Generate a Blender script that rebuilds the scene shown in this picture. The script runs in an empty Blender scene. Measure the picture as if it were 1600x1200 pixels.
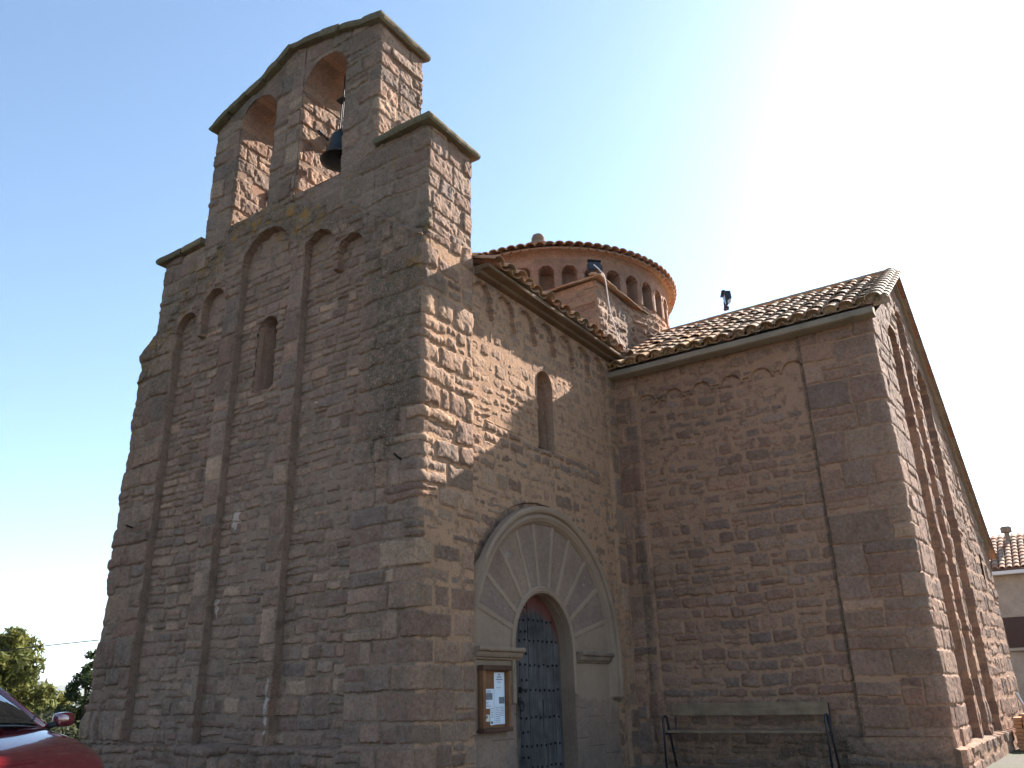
import bpy, math, random
import numpy as np
from mathutils import Vector, Matrix
R = math.radians
rng = np.random.default_rng(7)
random.seed(7)
scene = bpy.context.scene
COL = scene.collection

# ------------------------------------------------------------------ camera, sky, sun, exposure
def camera():
    yaw, pitch, roll = R(33.466), R(20.993), R(-1.449)
    cy, sy, cp, sp = math.cos(yaw), math.sin(yaw), math.cos(pitch), math.sin(pitch)
    F = Vector((cy*cp, sy*cp, sp)); R0 = Vector((sy, -cy, 0)); U0 = R0.cross(F)
    c, s = math.cos(roll), math.sin(roll)
    Rt = R0*c + U0*s; U = -R0*s + U0*c
    cd = bpy.data.cameras.new('camera'); o = bpy.data.objects.new('camera', cd); COL.objects.link(o)
    cd.sensor_width = 36; cd.lens = 36*1267.76/1600; cd.clip_start = .1; cd.clip_end = 30000
    m = Matrix((Rt, U, -F)).transposed().to_4x4(); m.translation = Vector((-7.619, -6.477, 1.0))
    o.matrix_world = m; scene.camera = o
camera()
SUN_AZ, SUN_EL = R(-13.2), R(33.0)          # azimuth measured from +x (east), negative = towards south
sun_dir = Vector((math.cos(SUN_EL)*math.cos(SUN_AZ), math.cos(SUN_EL)*math.sin(SUN_AZ), math.sin(SUN_EL)))
w = bpy.data.worlds.new("World"); scene.world = w; w.use_nodes = True
nt = w.node_tree; sky = nt.nodes.new('ShaderNodeTexSky'); sky.sky_type = 'NISHITA'; sky.sun_disc = False
sky.sun_elevation = SUN_EL; sky.sun_rotation = math.pi/2 - SUN_AZ
sky.air_density = 1.0; sky.dust_density = 1.5; sky.ozone_density = 1.3; sky.altitude = 1000
tn = nt.nodes.new('ShaderNodeMix'); tn.data_type = 'RGBA'; tn.blend_type = 'MULTIPLY'; tn.inputs[0].default_value = 1.; tn.inputs[7].default_value = (.84, .985, 1.0, 1)
nt.links.new(sky.outputs[0], tn.inputs[6]); nt.links.new(tn.outputs[2], nt.nodes['Background'].inputs[0]); nt.nodes['Background'].inputs[1].default_value = 0.053
sd = bpy.data.lights.new('sun', 'SUN'); sd.energy = 4.2; sd.angle = R(.53); sd.color = (1, .94, .87)
so = bpy.data.objects.new('sun', sd); COL.objects.link(so)
so.rotation_euler = sun_dir.to_track_quat('Z', 'Y').to_euler()
scene.view_settings.view_transform = 'Standard'; scene.view_settings.look = 'None'
scene.view_settings.gamma = 1; scene.view_settings.exposure = 2.44
try:
    scene.cycles.max_bounces = 6; scene.cycles.diffuse_bounces = 4; scene.cycles.use_denoising = True
except Exception: pass

# ------------------------------------------------------------------ noise
def _h(x, y, s):
    x = x.astype(np.int64); y = y.astype(np.int64)
    h = (x*374761393 + y*668265263 + s*1442695041) & 0xffffffff
    h = ((h ^ (h >> 13))*1274126177) & 0xffffffff
    h = ((h ^ (h >> 15))*2246822519) & 0xffffffff
    return ((h ^ (h >> 16)) & 0xffffff)/16777215.0
def vn(x, y, s=0):
    xi = np.floor(x); yi = np.floor(y); fx = x-xi; fy = y-yi
    fx = fx*fx*(3-2*fx); fy = fy*fy*(3-2*fy)
    a = _h(xi, yi, s); b = _h(xi+1, yi, s); c = _h(xi, yi+1, s); d = _h(xi+1, yi+1, s)
    return (a*(1-fx)+b*fx)*(1-fy) + (c*(1-fx)+d*fx)*fy
def fbm(x, y, s=0, o=3):
    t = 0; a = .5; n = 0
    for i in range(o):
        t = t + a*vn(x, y, s+i*17); n += a; a *= .5; x = x*2.03+11.3; y = y*2.03+5.7
    return t/n
def sst(a, b, x):
    t = np.clip((x-a)/(b-a), 0, 1); return t*t*(3-2*t)

# ------------------------------------------------------------------ masonry pattern
class Reg:
    """a field of stones laid in wavering courses over u0..u1, z0..z1"""
    def __init__(s, u0, u1, z0, z1, h=(.16, .28), w=(.2, .5), relief=.02, pil=.03, thr=.008, cr=.035, wob=1., smear=0., rag=.02, off=.012, rough=.012, corner=None, big=0., ramp=(0, 1), split=.22):
        s.__dict__.update(locals())
        z = z0; zc = [z0]
        while z < z1-.001:
            z += rng.uniform(*h)
            if z > z1-h[0]*.6: z = z1
            zc.append(z)
        s.zc = np.array(zc); keys = []; st = []
        for k in range(len(zc)-1):
            ch = zc[k+1]-zc[k]
            def run(a, b):
                e = [a]; x = a
                if b-a < 1e-4: return [a]
                while x < b-.001:
                    x += rng.uniform(*w)*(1+.5*(rng.random() < .15))
                    if x > b-w[0]*.6: x = b
                    e.append(x)
                return e
            if corner is None: e = run(u0, u1)
            else:
                a = corner-(rng.uniform(.18, .34) if k % 2 else rng.uniform(.4, .68)); b = corner+(rng.uniform(.42, .7) if k % 2 else rng.uniform(.2, .36))
                e = run(u0, a) + run(b, u1)
            for i in range(len(e)-1):
                l, r_ = e[i], e[i+1]
                keys.append(k*1000+l-u0)
                sh = rng.random(4)*np.array([.012, .012, .02, .02])*(1 if corner is None else .5)
                if rng.random() < .08: sh[2] += ch*.2
                if rng.random() < .08: sh[3] += ch*.2
                st.append((l+sh[0], r_-sh[1], zc[k]+sh[2], zc[k+1]-sh[3], ramp[0]+(ramp[1]-ramp[0])*rng.random(), rng.normal()*off, rng.normal()*.03, rng.normal()*.03, (rng.uniform(.35, .65) if (ch > .17 and rng.random() < split) else 0.)))
        s.keys = np.array(keys); s.st = np.array(st)
    def ev(s, u, z, seed):
        uu = u + s.wob*.040*(vn(u*4.1, z*4.1, seed)-.5) + s.wob*.06*(vn(u*1.3, z*1.3, seed+1)-.5)
        zz = z + s.wob*.09*(vn(u*.9, z*.5, seed+2)-.5) + s.wob*.042*(vn(u*3.7, z*3.7, seed+3)-.5)
        uu = np.clip(uu, s.u0+1e-4, s.u1-1e-4); zz = np.clip(zz, s.z0+1e-4, s.z1-1e-4)
        k = np.clip(np.searchsorted(s.zc, zz, 'right')-1, 0, len(s.zc)-2)
        i = np.clip(np.searchsorted(s.keys, k*1000+(uu-s.u0), 'right')-1, 0, len(s.keys)-1)
        S = s.st[i].copy(); l, r_, b, t = S[:, 0], S[:, 1], S[:, 2].copy(), S[:, 3].copy()
        sf = S[:, 8]; mid = b+(t-b)*sf; lo = (sf > 0) & (zz < mid); hi = (sf > 0) & ~lo; t[lo] = mid[lo]-.006; b[hi] = mid[hi]+.006; S[hi, 4] = (S[hi, 4]*1.7+.31) % 1.; S[hi, 5] = -S[hi, 5]
        cx = (l+r_)/2; cz = (b+t)/2; cr = np.minimum(s.cr, np.minimum(r_-l, t-b)*.45)
        qx = np.abs(uu-cx)-(r_-l)/2+cr; qz = np.abs(zz-cz)-(t-b)/2+cr
        sd = np.hypot(np.maximum(qx, 0), np.maximum(qz, 0))+np.minimum(np.maximum(qx, qz), 0)-cr
        d = -sd + s.rag*(fbm(u*13, z*13, seed+5, 3)-.5)*2
        sm = s.smear(u, z) if callable(s.smear) else s.smear
        thr = s.thr + sm*.055*np.clip(.2+1.3*fbm(u*1.7, z*1.7, seed+9, 2), .2, 1.6)
        m = sst(thr-.005, thr+.008, d)
        dd = np.maximum(d-thr, 0)
        hs = S[:, 5] + s.relief*(1-np.exp(-dd/s.pil)) + S[:, 6]*(uu-cx) + S[:, 7]*(zz-cz)
        hs = hs + s.rough*(fbm(u*9, z*9, seed+20, 4)-.5)*2 + s.rough*.55*(vn(u*24, z*24, seed+25)-.5)
        hm = -.019*(1-sm) + .006*sm + .009*(fbm(u*15, z*15, seed+30, 3)-.5) + .012*sm*(fbm(u*3, z*3, seed+33, 2)-.5)
        # small open cracks in the joints
        return hm*(1-m)+hs*m, S[:, 4], 1-m
def mason(regs, u, z, seed):
    h = np.zeros_like(u); rnd = np.full_like(u, .5); mo = np.zeros_like(u)
    own = np.full(u.shape, -1, int)
    for k, r_ in enumerate(regs): own[(u >= r_.u0) & (u < r_.u1) & (z >= r_.z0) & (z < r_.z1)] = k
    for k, r_ in enumerate(regs):
        m = own == k
        if m.any():
            a, b, c = r_.ev(u[m], z[m], seed+k*101); h[m] = a; rnd[m] = b; mo[m] = c
    return h, rnd, mo

# ------------------------------------------------------------------ object helpers
def empty(name, loc=(0, 0, 0), rz=0.):
    o = bpy.data.objects.new(name, None); COL.objects.link(o); o.location = loc; o.rotation_euler = (0, 0, rz); o.empty_display_size = .3
    return o
def tag(o, label=None, cat=None, group=None, kind=None):
    if label: o['label'] = label
    if cat: o['category'] = cat
    if group: o['group'] = group
    if kind: o['kind'] = kind
    return o
def mesh_obj(name, V, Fc, mat, parent=None, smooth=False, attr=None):
    me = bpy.data.meshes.new(name)
    V = np.asarray(V, float)
    if isinstance(Fc, np.ndarray) and Fc.ndim == 2:
        n, k = Fc.shape
        me.vertices.add(len(V)); me.vertices.foreach_set('co', V.ravel())
        me.loops.add(n*k); me.loops.foreach_set('vertex_index', Fc.ravel().astype(np.int32))
        me.polygons.add(n); me.polygons.foreach_set('loop_start', np.arange(0, n*k, k, dtype=np.int32))
        me.update(calc_edges=True)
    else:
        me.from_pydata([tuple(v) for v in V], [], [tuple(f) for f in Fc])
    me.validate()
    if attr is not None:
        a = me.attributes.new('stone', 'FLOAT_COLOR', 'POINT'); a.data.foreach_set('color', np.asarray(attr, np.float32).ravel())
    if smooth:
        me.polygons.foreach_set('use_smooth', np.ones(len(me.polygons), bool))
    else:
        me.polygons.foreach_set('use_smooth', np.zeros(len(me.polygons), bool))
    me.materials.append(mat)
    o = bpy.data.objects.new(name, me); COL.objects.link(o)
    if parent: o.parent = parent
    return o
class MB:
    """collects shapes, builds ONE mesh"""
    def __init__(s): s.V = []; s.F = []; s.A = []
    def add(s, V, F, a=(.5, 0, 0, 0)):
        n = len(s.V); s.V += [tuple(v) for v in V]; s.F += [tuple(i+n for i in f) for f in F]; s.A += [a]*len(V); return s
    def box(s, x0, x1, y0, y1, z0, z1, b=0., M=None, a=(.5, 0, 0, 0)):
        if b <= 0:
            V = [(x, y, z) for z in (z0, z1) for y in (y0, y1) for x in (x0, x1)]
            F = [(0, 2, 3, 1), (4, 5, 7, 6), (0, 1, 5, 4), (2, 6, 7, 3), (0, 4, 6, 2), (1, 3, 7, 5)]
        else:
            V = []; F = []
            # chamfered box: three shrunken face pairs
            C = {}
            for iz, z in enumerate((z0, z1)):
                for iy, y in enumerate((y0, y1)):
                    for ix, x in enumerate((x0, x1)):
                        sx, sy, sz = (1, -1)[ix], (1, -1)[iy], (1, -1)[iz]
                        C[ix, iy, iz, 'x'] = len(V); V.append((x, y+sy*b, z+sz*b))
                        C[ix, iy, iz, 'y'] = len(V); V.append((x+sx*b, y, z+sz*b))
                        C[ix, iy, iz, 'z'] = len(V); V.append((x+sx*b, y+sy*b, z))
            q = lambda *k: F.append(tuple(C[i] for i in k))
            for i in (0, 1):
                q((i,0,0,'x'),(i,1,0,'x'),(i,1,1,'x'),(i,0,1,'x')); q((0,i,0,'y'),(1,i,0,'y'),(1,i,1,'y'),(0,i,1,'y')); q((0,0,i,'z'),(1,0,i,'z'),(1,1,i,'z'),(0,1,i,'z'))
                for j in (0, 1):
                    q((i,j,0,'x'),(i,j,1,'x'),(i,j,1,'y'),(i,j,0,'y')); q((i,0,j,'x'),(i,1,j,'x'),(i,1,j,'z'),(i,0,j,'z')); q((0,i,j,'y'),(1,i,j,'y'),(1,i,j,'z'),(0,i,j,'z'))
                    for k in (0, 1): q((i,j,k,'x'),(i,j,k,'y'),(i,j,k,'z'))
        if M is not None: V = [tuple(M @ Vector(v)) for v in V]
        return s.add(V, F, a)
    def tube(s, pts, r, n=8, cap=True, a=(.5, 0, 0, 0)):
        pts = [Vector(p) for p in pts]; V = []; F = []
        rs = r if isinstance(r, (list, tuple)) else [r]*len(pts)
        up = Vector((0, 0, 1))
        for i, p in enumerate(pts):
            d = (pts[min(i+1, len(pts)-1)]-pts[max(i-1, 0)]).normalized()
            if i == 0:
                x = d.cross(up)
                if x.length < .05: x = d.cross(Vector((1, 0, 0)))
            else: x = x-d*x.dot(d)
            x.normalize(); y = d.cross(x)
            for k in range(n):
                t = 2*math.pi*k/n; V.append(p+(x*math.cos(t)+y*math.sin(t))*rs[i])
        for i in range(len(pts)-1):
            for k in range(n):
                F.append((i*n+k, i*n+(k+1) % n, (i+1)*n+(k+1) % n, (i+1)*n+k))
        if cap: F.append(tuple(range(n-1, -1, -1))); F.append(tuple((len(pts)-1)*n+k for k in range(n)))
        return s.add(V, F, a)
    def lathe(s, prof, n=24, c=(0, 0, 0), M=None, a=(.5, 0, 0, 0)):
        V = []; F = []
        for r_, z in prof:
            for k in range(n):
                t = 2*math.pi*k/n; V.append(Vector((c[0]+r_*math.cos(t), c[1]+r_*math.sin(t), c[2]+z)))
        for i in range(len(prof)-1):
            for k in range(n): F.append((i*n+k, i*n+(k+1) % n, (i+1)*n+(k+1) % n, (i+1)*n+k))
        if M is not None: V = [M @ v for v in V]
        return s.add(V, F, a)
    def build(s, name, mat, parent=None, smooth=False, recalc=True):
        o = mesh_obj(name, s.V, s.F, mat, parent, smooth, np.array(s.A) if s.A else None)
        if recalc:
            import bmesh
            bm = bmesh.new(); bm.from_mesh(o.data); bmesh.ops.recalc_face_normals(bm, faces=bm.faces); bm.to_mesh(o.data); bm.free()
        return o

# ------------------------------------------------------------------ materials
class N:
    def __init__(s, name):
        s.m = bpy.data.materials.new(name); s.m.use_nodes = True; s.t = s.m.node_tree; s.n = s.t.nodes; s.b = s.n['Principled BSDF']
        s.b.inputs['Specular IOR Level'].default_value = .15
    def node(s, t, **k):
        x = s.n.new(t)
        for a, v in k.items(): setattr(x, a, v)
        return x
    def link(s, a, b): s.t.links.new(a, b)
    def tc(s):
        if not hasattr(s, '_tc'): s._tc = s.node('ShaderNodeTexCoord').outputs['Object']
        return s._tc
    def noise(s, scale, det=4, rough=.55, vec=None, out='Fac', dist=0.):
        x = s.node('ShaderNodeTexNoise'); x.inputs['Scale'].default_value = scale; x.inputs['Detail'].default_value = det; x.inputs['Roughness'].default_value = rough; x.inputs['Distortion'].default_value = dist
        s.link(vec if vec is not None else s.tc(), x.inputs['Vector']); return x.outputs[out]
    def ramp(s, fac, stops, interp='LINEAR'):
        x = s.node('ShaderNodeValToRGB'); x.color_ramp.interpolation = interp; e = x.color_ramp.elements
        while len(e) < len(stops): e.new(.5)
        for i, (p, c) in enumerate(stops):
            e[i].position = p; e[i].color = (*c, 1) if len(c) == 3 else c
        s.link(fac, x.inputs[0]); return x.outputs[0]
    def rng(s, fac, a, b, c=0., d=1.):
        x = s.node('ShaderNodeMapRange'); x.interpolation_type = 'SMOOTHSTEP'
        s.link(fac, x.inputs[0])
        for i, v in enumerate((a, b, c, d)): x.inputs[i+1].default_value = v
        return x.outputs[0]
    def mix(s, f, a, b, mode='MIX'):
        x = s.node('ShaderNodeMix', data_type='RGBA', blend_type=mode)
        for i, v in ((0, f), (6, a), (7, b)):
            if isinstance(v, (int, float)): x.inputs[i].default_value = v
            elif isinstance(v, tuple): x.inputs[i].default_value = (*v, 1)
            else: s.link(v, x.inputs[i])
        return x.outputs[2]
    def math(s, op, a, b=0.):
        x = s.node('ShaderNodeMath', operation=op)
        for i, v in enumerate((a, b)):
            if isinstance(v, (int, float)): x.inputs[i].default_value = v
            else: s.link(v, x.inputs[i])
        return x.outputs[0]
    def bump(s, h, strength=.4, dist=.01):
        x = s.node('ShaderNodeBump'); x.inputs['Strength'].default_value = strength; x.inputs['Distance'].default_value = dist
        s.link(h, x.inputs['Height']); s.link(x.outputs[0], s.b.inputs['Normal'])
    def attr(s):
        a = s.node('ShaderNodeAttribute', attribute_name='stone'); sp = s.node('ShaderNodeSeparateColor'); s.link(a.outputs['Color'], sp.inputs[0])
        return sp.outputs[0], sp.outputs[1], sp.outputs[2], a.outputs['Alpha']
    def fin(s, col, rough=.9, metal=0., spec=.15):
        if isinstance(col, tuple): s.b.inputs['Base Color'].default_value = (*col, 1)
        else: s.link(col, s.b.inputs['Base Color'])
        s.b.inputs['Roughness'].default_value = rough; s.b.inputs['Metallic'].default_value = metal; s.b.inputs['Specular IOR Level'].default_value = spec
        return s.m

STONES = [(0.0, (.225, .162, .130)), (.16, (.265, .192, .150)), (.30, (.222, .180, .152)), (.46, (.290, .215, .162)), (.58, (.245, .168, .132)), (.70, (.232, .192, .166)), (.82, (.256, .192, .150)), (.94, (.325, .252, .190)), (1.0, (.255, .165, .128))]
def mat_masonry(name, mortar=(.40, .30, .21), tint=(1, 1, 1), dark=(.060, .055, .042)):
    n = N(name); r_, mo, li, ex = n.attr()
    st = n.ramp(r_, STONES)
    n1 = n.noise(3.2, 6, .65); n2 = n.noise(24, 6, .7); n3 = n.noise(110, 4, .7)
    st = n.mix(1., st, n.ramp(n1, [(.25, (.72, .70, .70)), (.5, (1, 1, 1)), (.78, (1.22, 1.16, 1.08))]), 'MULTIPLY')
    fr = n.math('FRACT', n.math('MULTIPLY', r_, 7.31))
    st = n.mix(1., st, n.ramp(fr, [(0., (.78, .79, .81)), (.35, (.95, .95, .95)), (.7, (1.04, 1.03, 1.02)), (1., (1.26, 1.24, 1.20))]), 'MULTIPLY')
    st = n.mix(1., st, n.ramp(n2, [(.25, (.52, .50, .49)), (.50, (1, 1, 1)), (.8, (1.42, 1.38, 1.32))]), 'MULTIPLY')
    nm = n.noise(7.5, 7, .72)
    st = n.mix(n.math('MULTIPLY', n.rng(nm, .52, .66), .45), st, (.27, .26, .235))
    mc = n.mix(n2, tuple(c*.74 for c in mortar), tuple(min(1, c*1.22) for c in mortar))
    mc = n.mix(n.rng(n1, .45, .75), mc, tuple(c*.8 for c in mortar))
    c = n.mix(mo, st, mc)
    c = n.mix(n.math('MULTIPLY', n.math('MULTIPLY', n.rng(n.noise(5.2, 6, .75), .50, .62), mo), .55), c, (.095, .080, .066))
    c = n.mix(n.rng(mo, 1.1, 1.5), c, (.46, .41, .36))
    c = n.mix(1., c, n.ramp(n3, [(.3, (.66, .66, .66)), (.55, (1, 1, 1)), (.8, (1.32, 1.32, 1.30))]), 'MULTIPLY')
    # dark lichen and weather crust
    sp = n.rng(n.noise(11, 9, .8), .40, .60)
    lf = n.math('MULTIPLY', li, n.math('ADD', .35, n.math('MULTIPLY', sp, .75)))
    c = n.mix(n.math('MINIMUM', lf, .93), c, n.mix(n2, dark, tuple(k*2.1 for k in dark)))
    # pale grey and ochre lichen spots
    sg = n.math('MULTIPLY', n.rng(n.noise(48, 3, .6), .61, .67), n.math('MULTIPLY', li, .9))
    c = n.mix(sg, c, (.36, .36, .30))
    oc = n.math('MULTIPLY', n.rng(n.noise(5.5, 5, .7), .50, .66), ex)
    c = n.mix(n.math('MULTIPLY', oc, .8), c, (.27, .17, .045))
    c = n.mix(1., c, tint, 'MULTIPLY')
    h = n.math('ADD', n2, n.math('MULTIPLY', n3, .6)); n.bump(h, .55, .012)
    return n.fin(c, .95, 0, .08)
M = {}
M['west'] = mat_masonry('west_masonry', (.275, .218, .170), (1.13, .895, .79))
M['south'] = mat_masonry('south_masonry', (.425, .292, .198), (.97, .83, .74))
M['trans'] = mat_masonry('transept_masonry', (.365, .262, .185), (1.04, .825, .735))
M['gable'] = mat_masonry('belfry_masonry', (.290, .222, .168), (1.04, .89, .81))
M['slab'] = mat_masonry('slab_stone', (.26, .21, .15), (.70, .68, .58), (.085, .085, .05))
def mat_plaster(name, col, bumpy=.3):
    n = N(name); a = n.noise(2.5, 6, .65); b = n.noise(30, 6, .7); c3 = n.noise(150, 3, .6)
    c = n.mix(1., col, n.ramp(a, [(.3, (.74, .72, .70)), (.5, (1, 1, 1)), (.75, (1.18, 1.17, 1.15))]), 'MULTIPLY')
    c = n.mix(1., c, n.ramp(b, [(.3, (.80, .80, .80)), (.7, (1.14, 1.14, 1.14))]), 'MULTIPLY')
    n.bump(n.math('ADD', b, n.math('MULTIPLY', c3, .4)), bumpy, .01); return n.fin(c, .95, 0, .08)
M['plaster'] = mat_plaster('buff_plaster', (.42, .32, .235))
M['cornice'] = mat_plaster('cornice_stone', (.25, .195, .14), .5)
M['eave'] = mat_plaster('eave_brick', (.165, .105, .065), .6)
def mat_portal():
    n = N('portal_stone'); r_, mo, li, ex = n.attr()
    a = n.noise(3, 6, .7); b = n.noise(26, 6, .7); g = n.noise(1.1, 4, .6)
    st = n.ramp(r_, [(0, (.205, .138, .100)), (.5, (.250, .170, .122)), (1, (.215, .150, .116))])
    st = n.mix(n.rng(a, .60, .68), st, (.30, .24, .19))
    st = n.mix(1., st, n.ramp(b, [(.3, (.76, .76, .76)), (.7, (1.2, 1.2, 1.2))]), 'MULTIPLY')
    mc = n.mix(b, (.250, .174, .120), (.335, .238, .168))
    c = n.mix(mo, st, mc)
    c = n.mix(n.math('MULTIPLY', li, n.rng(a, .3, .7)), c, (.10, .095, .085))
    c = n.mix(1., c, n.ramp(g, [(.35, (.85, .85, .85)), (.65, (1.1, 1.1, 1.1))]), 'MULTIPLY')
    n.bump(n.math('ADD', b, n.math('MULTIPLY', n.noise(120, 3, .6), .5)), .4, .01)
    return n.fin(c, .95, 0, .08)
M['portal'] = mat_portal()
def mat_tile():
    n = N('clay_tile'); r_, mo, li, ex = n.attr()
    c = n.ramp(r_, [(0, (.33, .18, .12)), (.22, (.36, .23, .17)), (.40, (.33, .265, .22)), (.60, (.31, .26, .21)), (.85, (.36, .315, .27)), (1, (.37, .25, .18))])
    b = n.noise(28, 6, .7); a = n.noise(7, 6, .7)
    c = n.mix(1., c, n.ramp(b, [(.3, (.62, .62, .60)), (.7, (1.3, 1.28, 1.22))]), 'MULTIPLY')
    c = n.mix(n.math('MULTIPLY', n.rng(a, .52, .68), .8), c, (.19, .165, .125))
    c = n.mix(n.math('MULTIPLY', n.rng(n.noise(13, 5, .7), .46, .58), ex), c, (.36, .215, .06))
    c = n.mix(1., c, (1.14, .98, .85), 'MULTIPLY')
    n.bump(b, .4, .008); return n.fin(c, .9, 0, .12)
M['tile'] = mat_tile()
def mat_wood(name, c1, c2, grain='z', sc=1.):
    n = N(name); mp = n.node('ShaderNodeMapping'); n.link(n.tc(), mp.inputs[0])
    mp.inputs['Scale'].default_value = {'z': (26*sc, 26*sc, 1.5*sc), 'y': (26*sc, 1.3*sc, 26*sc), 'x': (1.3*sc, 26*sc, 26*sc)}[grain]
    g = n.noise(1., 6, .65, mp.outputs[0], dist=.6); b = n.noise(5, 4, .6)
    c = n.mix(g, c1, c2); c = n.mix(1., c, n.ramp(b, [(.3, (.7, .7, .7)), (.7, (1.2, 1.2, 1.2))]), 'MULTIPLY')
    n.bump(g, .5, .004); return n.fin(c, .75, 0, .2)
def mat_door():
    n = N('weathered_blue_planks'); mp = n.node('ShaderNodeMapping'); n.link(n.tc(), mp.inputs[0]); mp.inputs['Scale'].default_value = (30, 30, 1.3)
    g = n.noise(1., 7, .7, mp.outputs[0], dist=.8); b = n.noise(2.5, 5, .65)
    c = n.ramp(g, [(.28, (.026, .024, .022)), (.45, (.076, .070, .066)), (.6, (.112, .104, .099)), (.75, (.18, .170, .160))])
    c = n.mix(1., c, n.ramp(b, [(.3, (.45, .45, .46)), (.5, (.9, .9, .9)), (.7, (1.35, 1.35, 1.38))]), 'MULTIPLY')
    # old red paint left under the arch head, away from the rain
    sx = n.node('ShaderNodeSeparateXYZ'); n.link(n.tc(), sx.inputs[0])
    rx = n.math('SUBTRACT', sx.outputs[0], 2.825); rz = n.math('MAXIMUM', n.math('SUBTRACT', sx.outputs[2], 1.35), 0.)
    rr = n.math('SQRT', n.math('ADD', n.math('MULTIPLY', rx, rx), n.math('MULTIPLY', rz, rz)))
    f = n.math('MULTIPLY', n.rng(n.math('ADD', rr, n.math('MULTIPLY', n.math('SUBTRACT', g, .5), .35)), .74, .92), n.rng(sx.outputs[2], 1.2, 1.6))
    c = n.mix(n.math('MULTIPLY', f, .85), c, n.mix(g, (.115, .030, .022), (.20, .062, .045)))
    n.bump(g, .8, .006); return n.fin(c, .85, 0, .15)
M['door'] = mat_door()
M['oak'] = mat_wood('varnished_board_wood', (.13, .055, .025), (.30, .14, .065), 'z')
M['oakx'] = mat_wood('dark_frame_wood', (.055, .028, .018), (.13, .065, .038), 'x')
M['bench'] = mat_wood('bench_plank_wood', (.165, .108, .066), (.29, .20, .125), 'y')
M['beam'] = mat_wood('yoke_wood', (.16, .105, .07), (.33, .235, .16), 'y')
def simple(name, col, rough=.5, metal=0., spec=.4, ns=30, amt=.25, bump=0.):
    n = N(name); b = n.noise(ns, 5, .6)
    c = n.mix(b, tuple(k*(1-amt) for k in col), tuple(min(1, k*(1+amt)) for k in col))
    if bump: n.bump(b, bump, .006)
    return n.fin(c, rough, metal, spec)
M['iron'] = simple('dark_iron', (.030, .028, .030), .6, .6, .4, 40, .4, .3)
M['tubeblack'] = simple('black_painted_steel', (.016, .017, .022), .45, 0, .45)
M['bronze'] = simple('dark_bronze', (.030, .042, .048), .55, .5, .4, 20, .4, .2)
M['black'] = simple('black_enamel', (.012, .013, .020), .4, 0, .4)
M['glassdark'] = simple('lamp_glass', (.02, .025, .03), .08, 0, .6)
M['cable'] = simple('white_cable_sheath', (.72, .70, .68), .5, 0, .3)
M['rubber'] = simple('black_rubber', (.018, .018, .018), .7, 0, .3)
M['paper'] = simple('white_paper', (.70, .74, .80), .7, 0, .2, 6, .04)
M['paper2'] = simple('cream_paper', (.66, .64, .56), .7, 0, .2, 6, .05)
M['ink'] = simple('grey_print', (.20, .21, .25), .8, 0, .1)
M['photo'] = simple('printed_photograph', (.16, .17, .19), .5, 0, .3, 45, .9)
M['dark'] = simple('dark_interior', (.02, .016, .012), .9, 0, .1)
M['steel'] = simple('galvanised_steel', (.45, .44, .42), .45, .7, .4)
M['brick'] = simple('orange_clay', (.48, .235, .115), .9, 0, .1, 14, .3, .3)
M['render'] = mat_plaster('tan_render', (.40, .33, .255), .2)
M['white'] = simple('white_painted_metal', (.72, .70, .66), .5, 0, .3, 8, .08)
M['shutter'] = simple('brown_shutter', (.060, .030, .022), .6, 0, .3, 12, .3)
def mat_niche():
    n = N('niche_brick'); a = n.noise(14, 5, .7); b = n.noise(60, 4, .6)
    c = n.ramp(a, [(.3, (.26, .14, .095)), (.5, (.36, .23, .16)), (.7, (.40, .29, .21))]); n.bump(b, .4, .01); return n.fin(c, .95, 0, .08)

# ------------------------------------------------------------------ path walls
def make_path(pts, steps, r=.05, arcn=7):
    pts = [np.array(p, float) for p in pts]; P = []; Nn = []; U = []; S = []; u0 = 0
    ds = [(b-a)/np.linalg.norm(b-a) for a, b in zip(pts, pts[1:])]; ns = [np.array([d[1], -d[0]]) for d in ds]
    for i, (a, b) in enumerate(zip(pts, pts[1:])):
        L = np.linalg.norm(b-a); s0 = r if i > 0 else 0.; s1 = L-r if i < len(ds)-1 else L
        k = max(2, int(round((s1-s0)/steps[i]))+1)
        for s in np.linspace(s0, s1, k): P.append(a+ds[i]*s); Nn.append(ns[i]); U.append(u0+s); S.append(i)
        u0 += L
        if i < len(ds)-1:
            c = b-r*ns[i]-r*ns[i+1]
            for q in np.linspace(0, 1, arcn+2)[1:-1]:
                n_ = ns[i]*math.cos(q*math.pi/2)+ns[i+1]*math.sin(q*math.pi/2); n_ = n_/np.linalg.norm(n_)
                P.append(c+r*n_); Nn.append(n_); U.append(u0-r+2*r*q); S.append(i if q < .5 else i+1)
    return np.array(P), np.array(Nn), np.array(U), np.array(S)
def grid_faces(nc, nr, keep=None):
    i, j = np.meshgrid(np.arange(nc-1), np.arange(nr-1), indexing='ij')
    a = i*nr+j; F = np.stack([a, a+nr, a+nr+1, a+1], -1)
    if keep is not None: return F[keep]
    return F.reshape(-1, 4)
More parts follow.
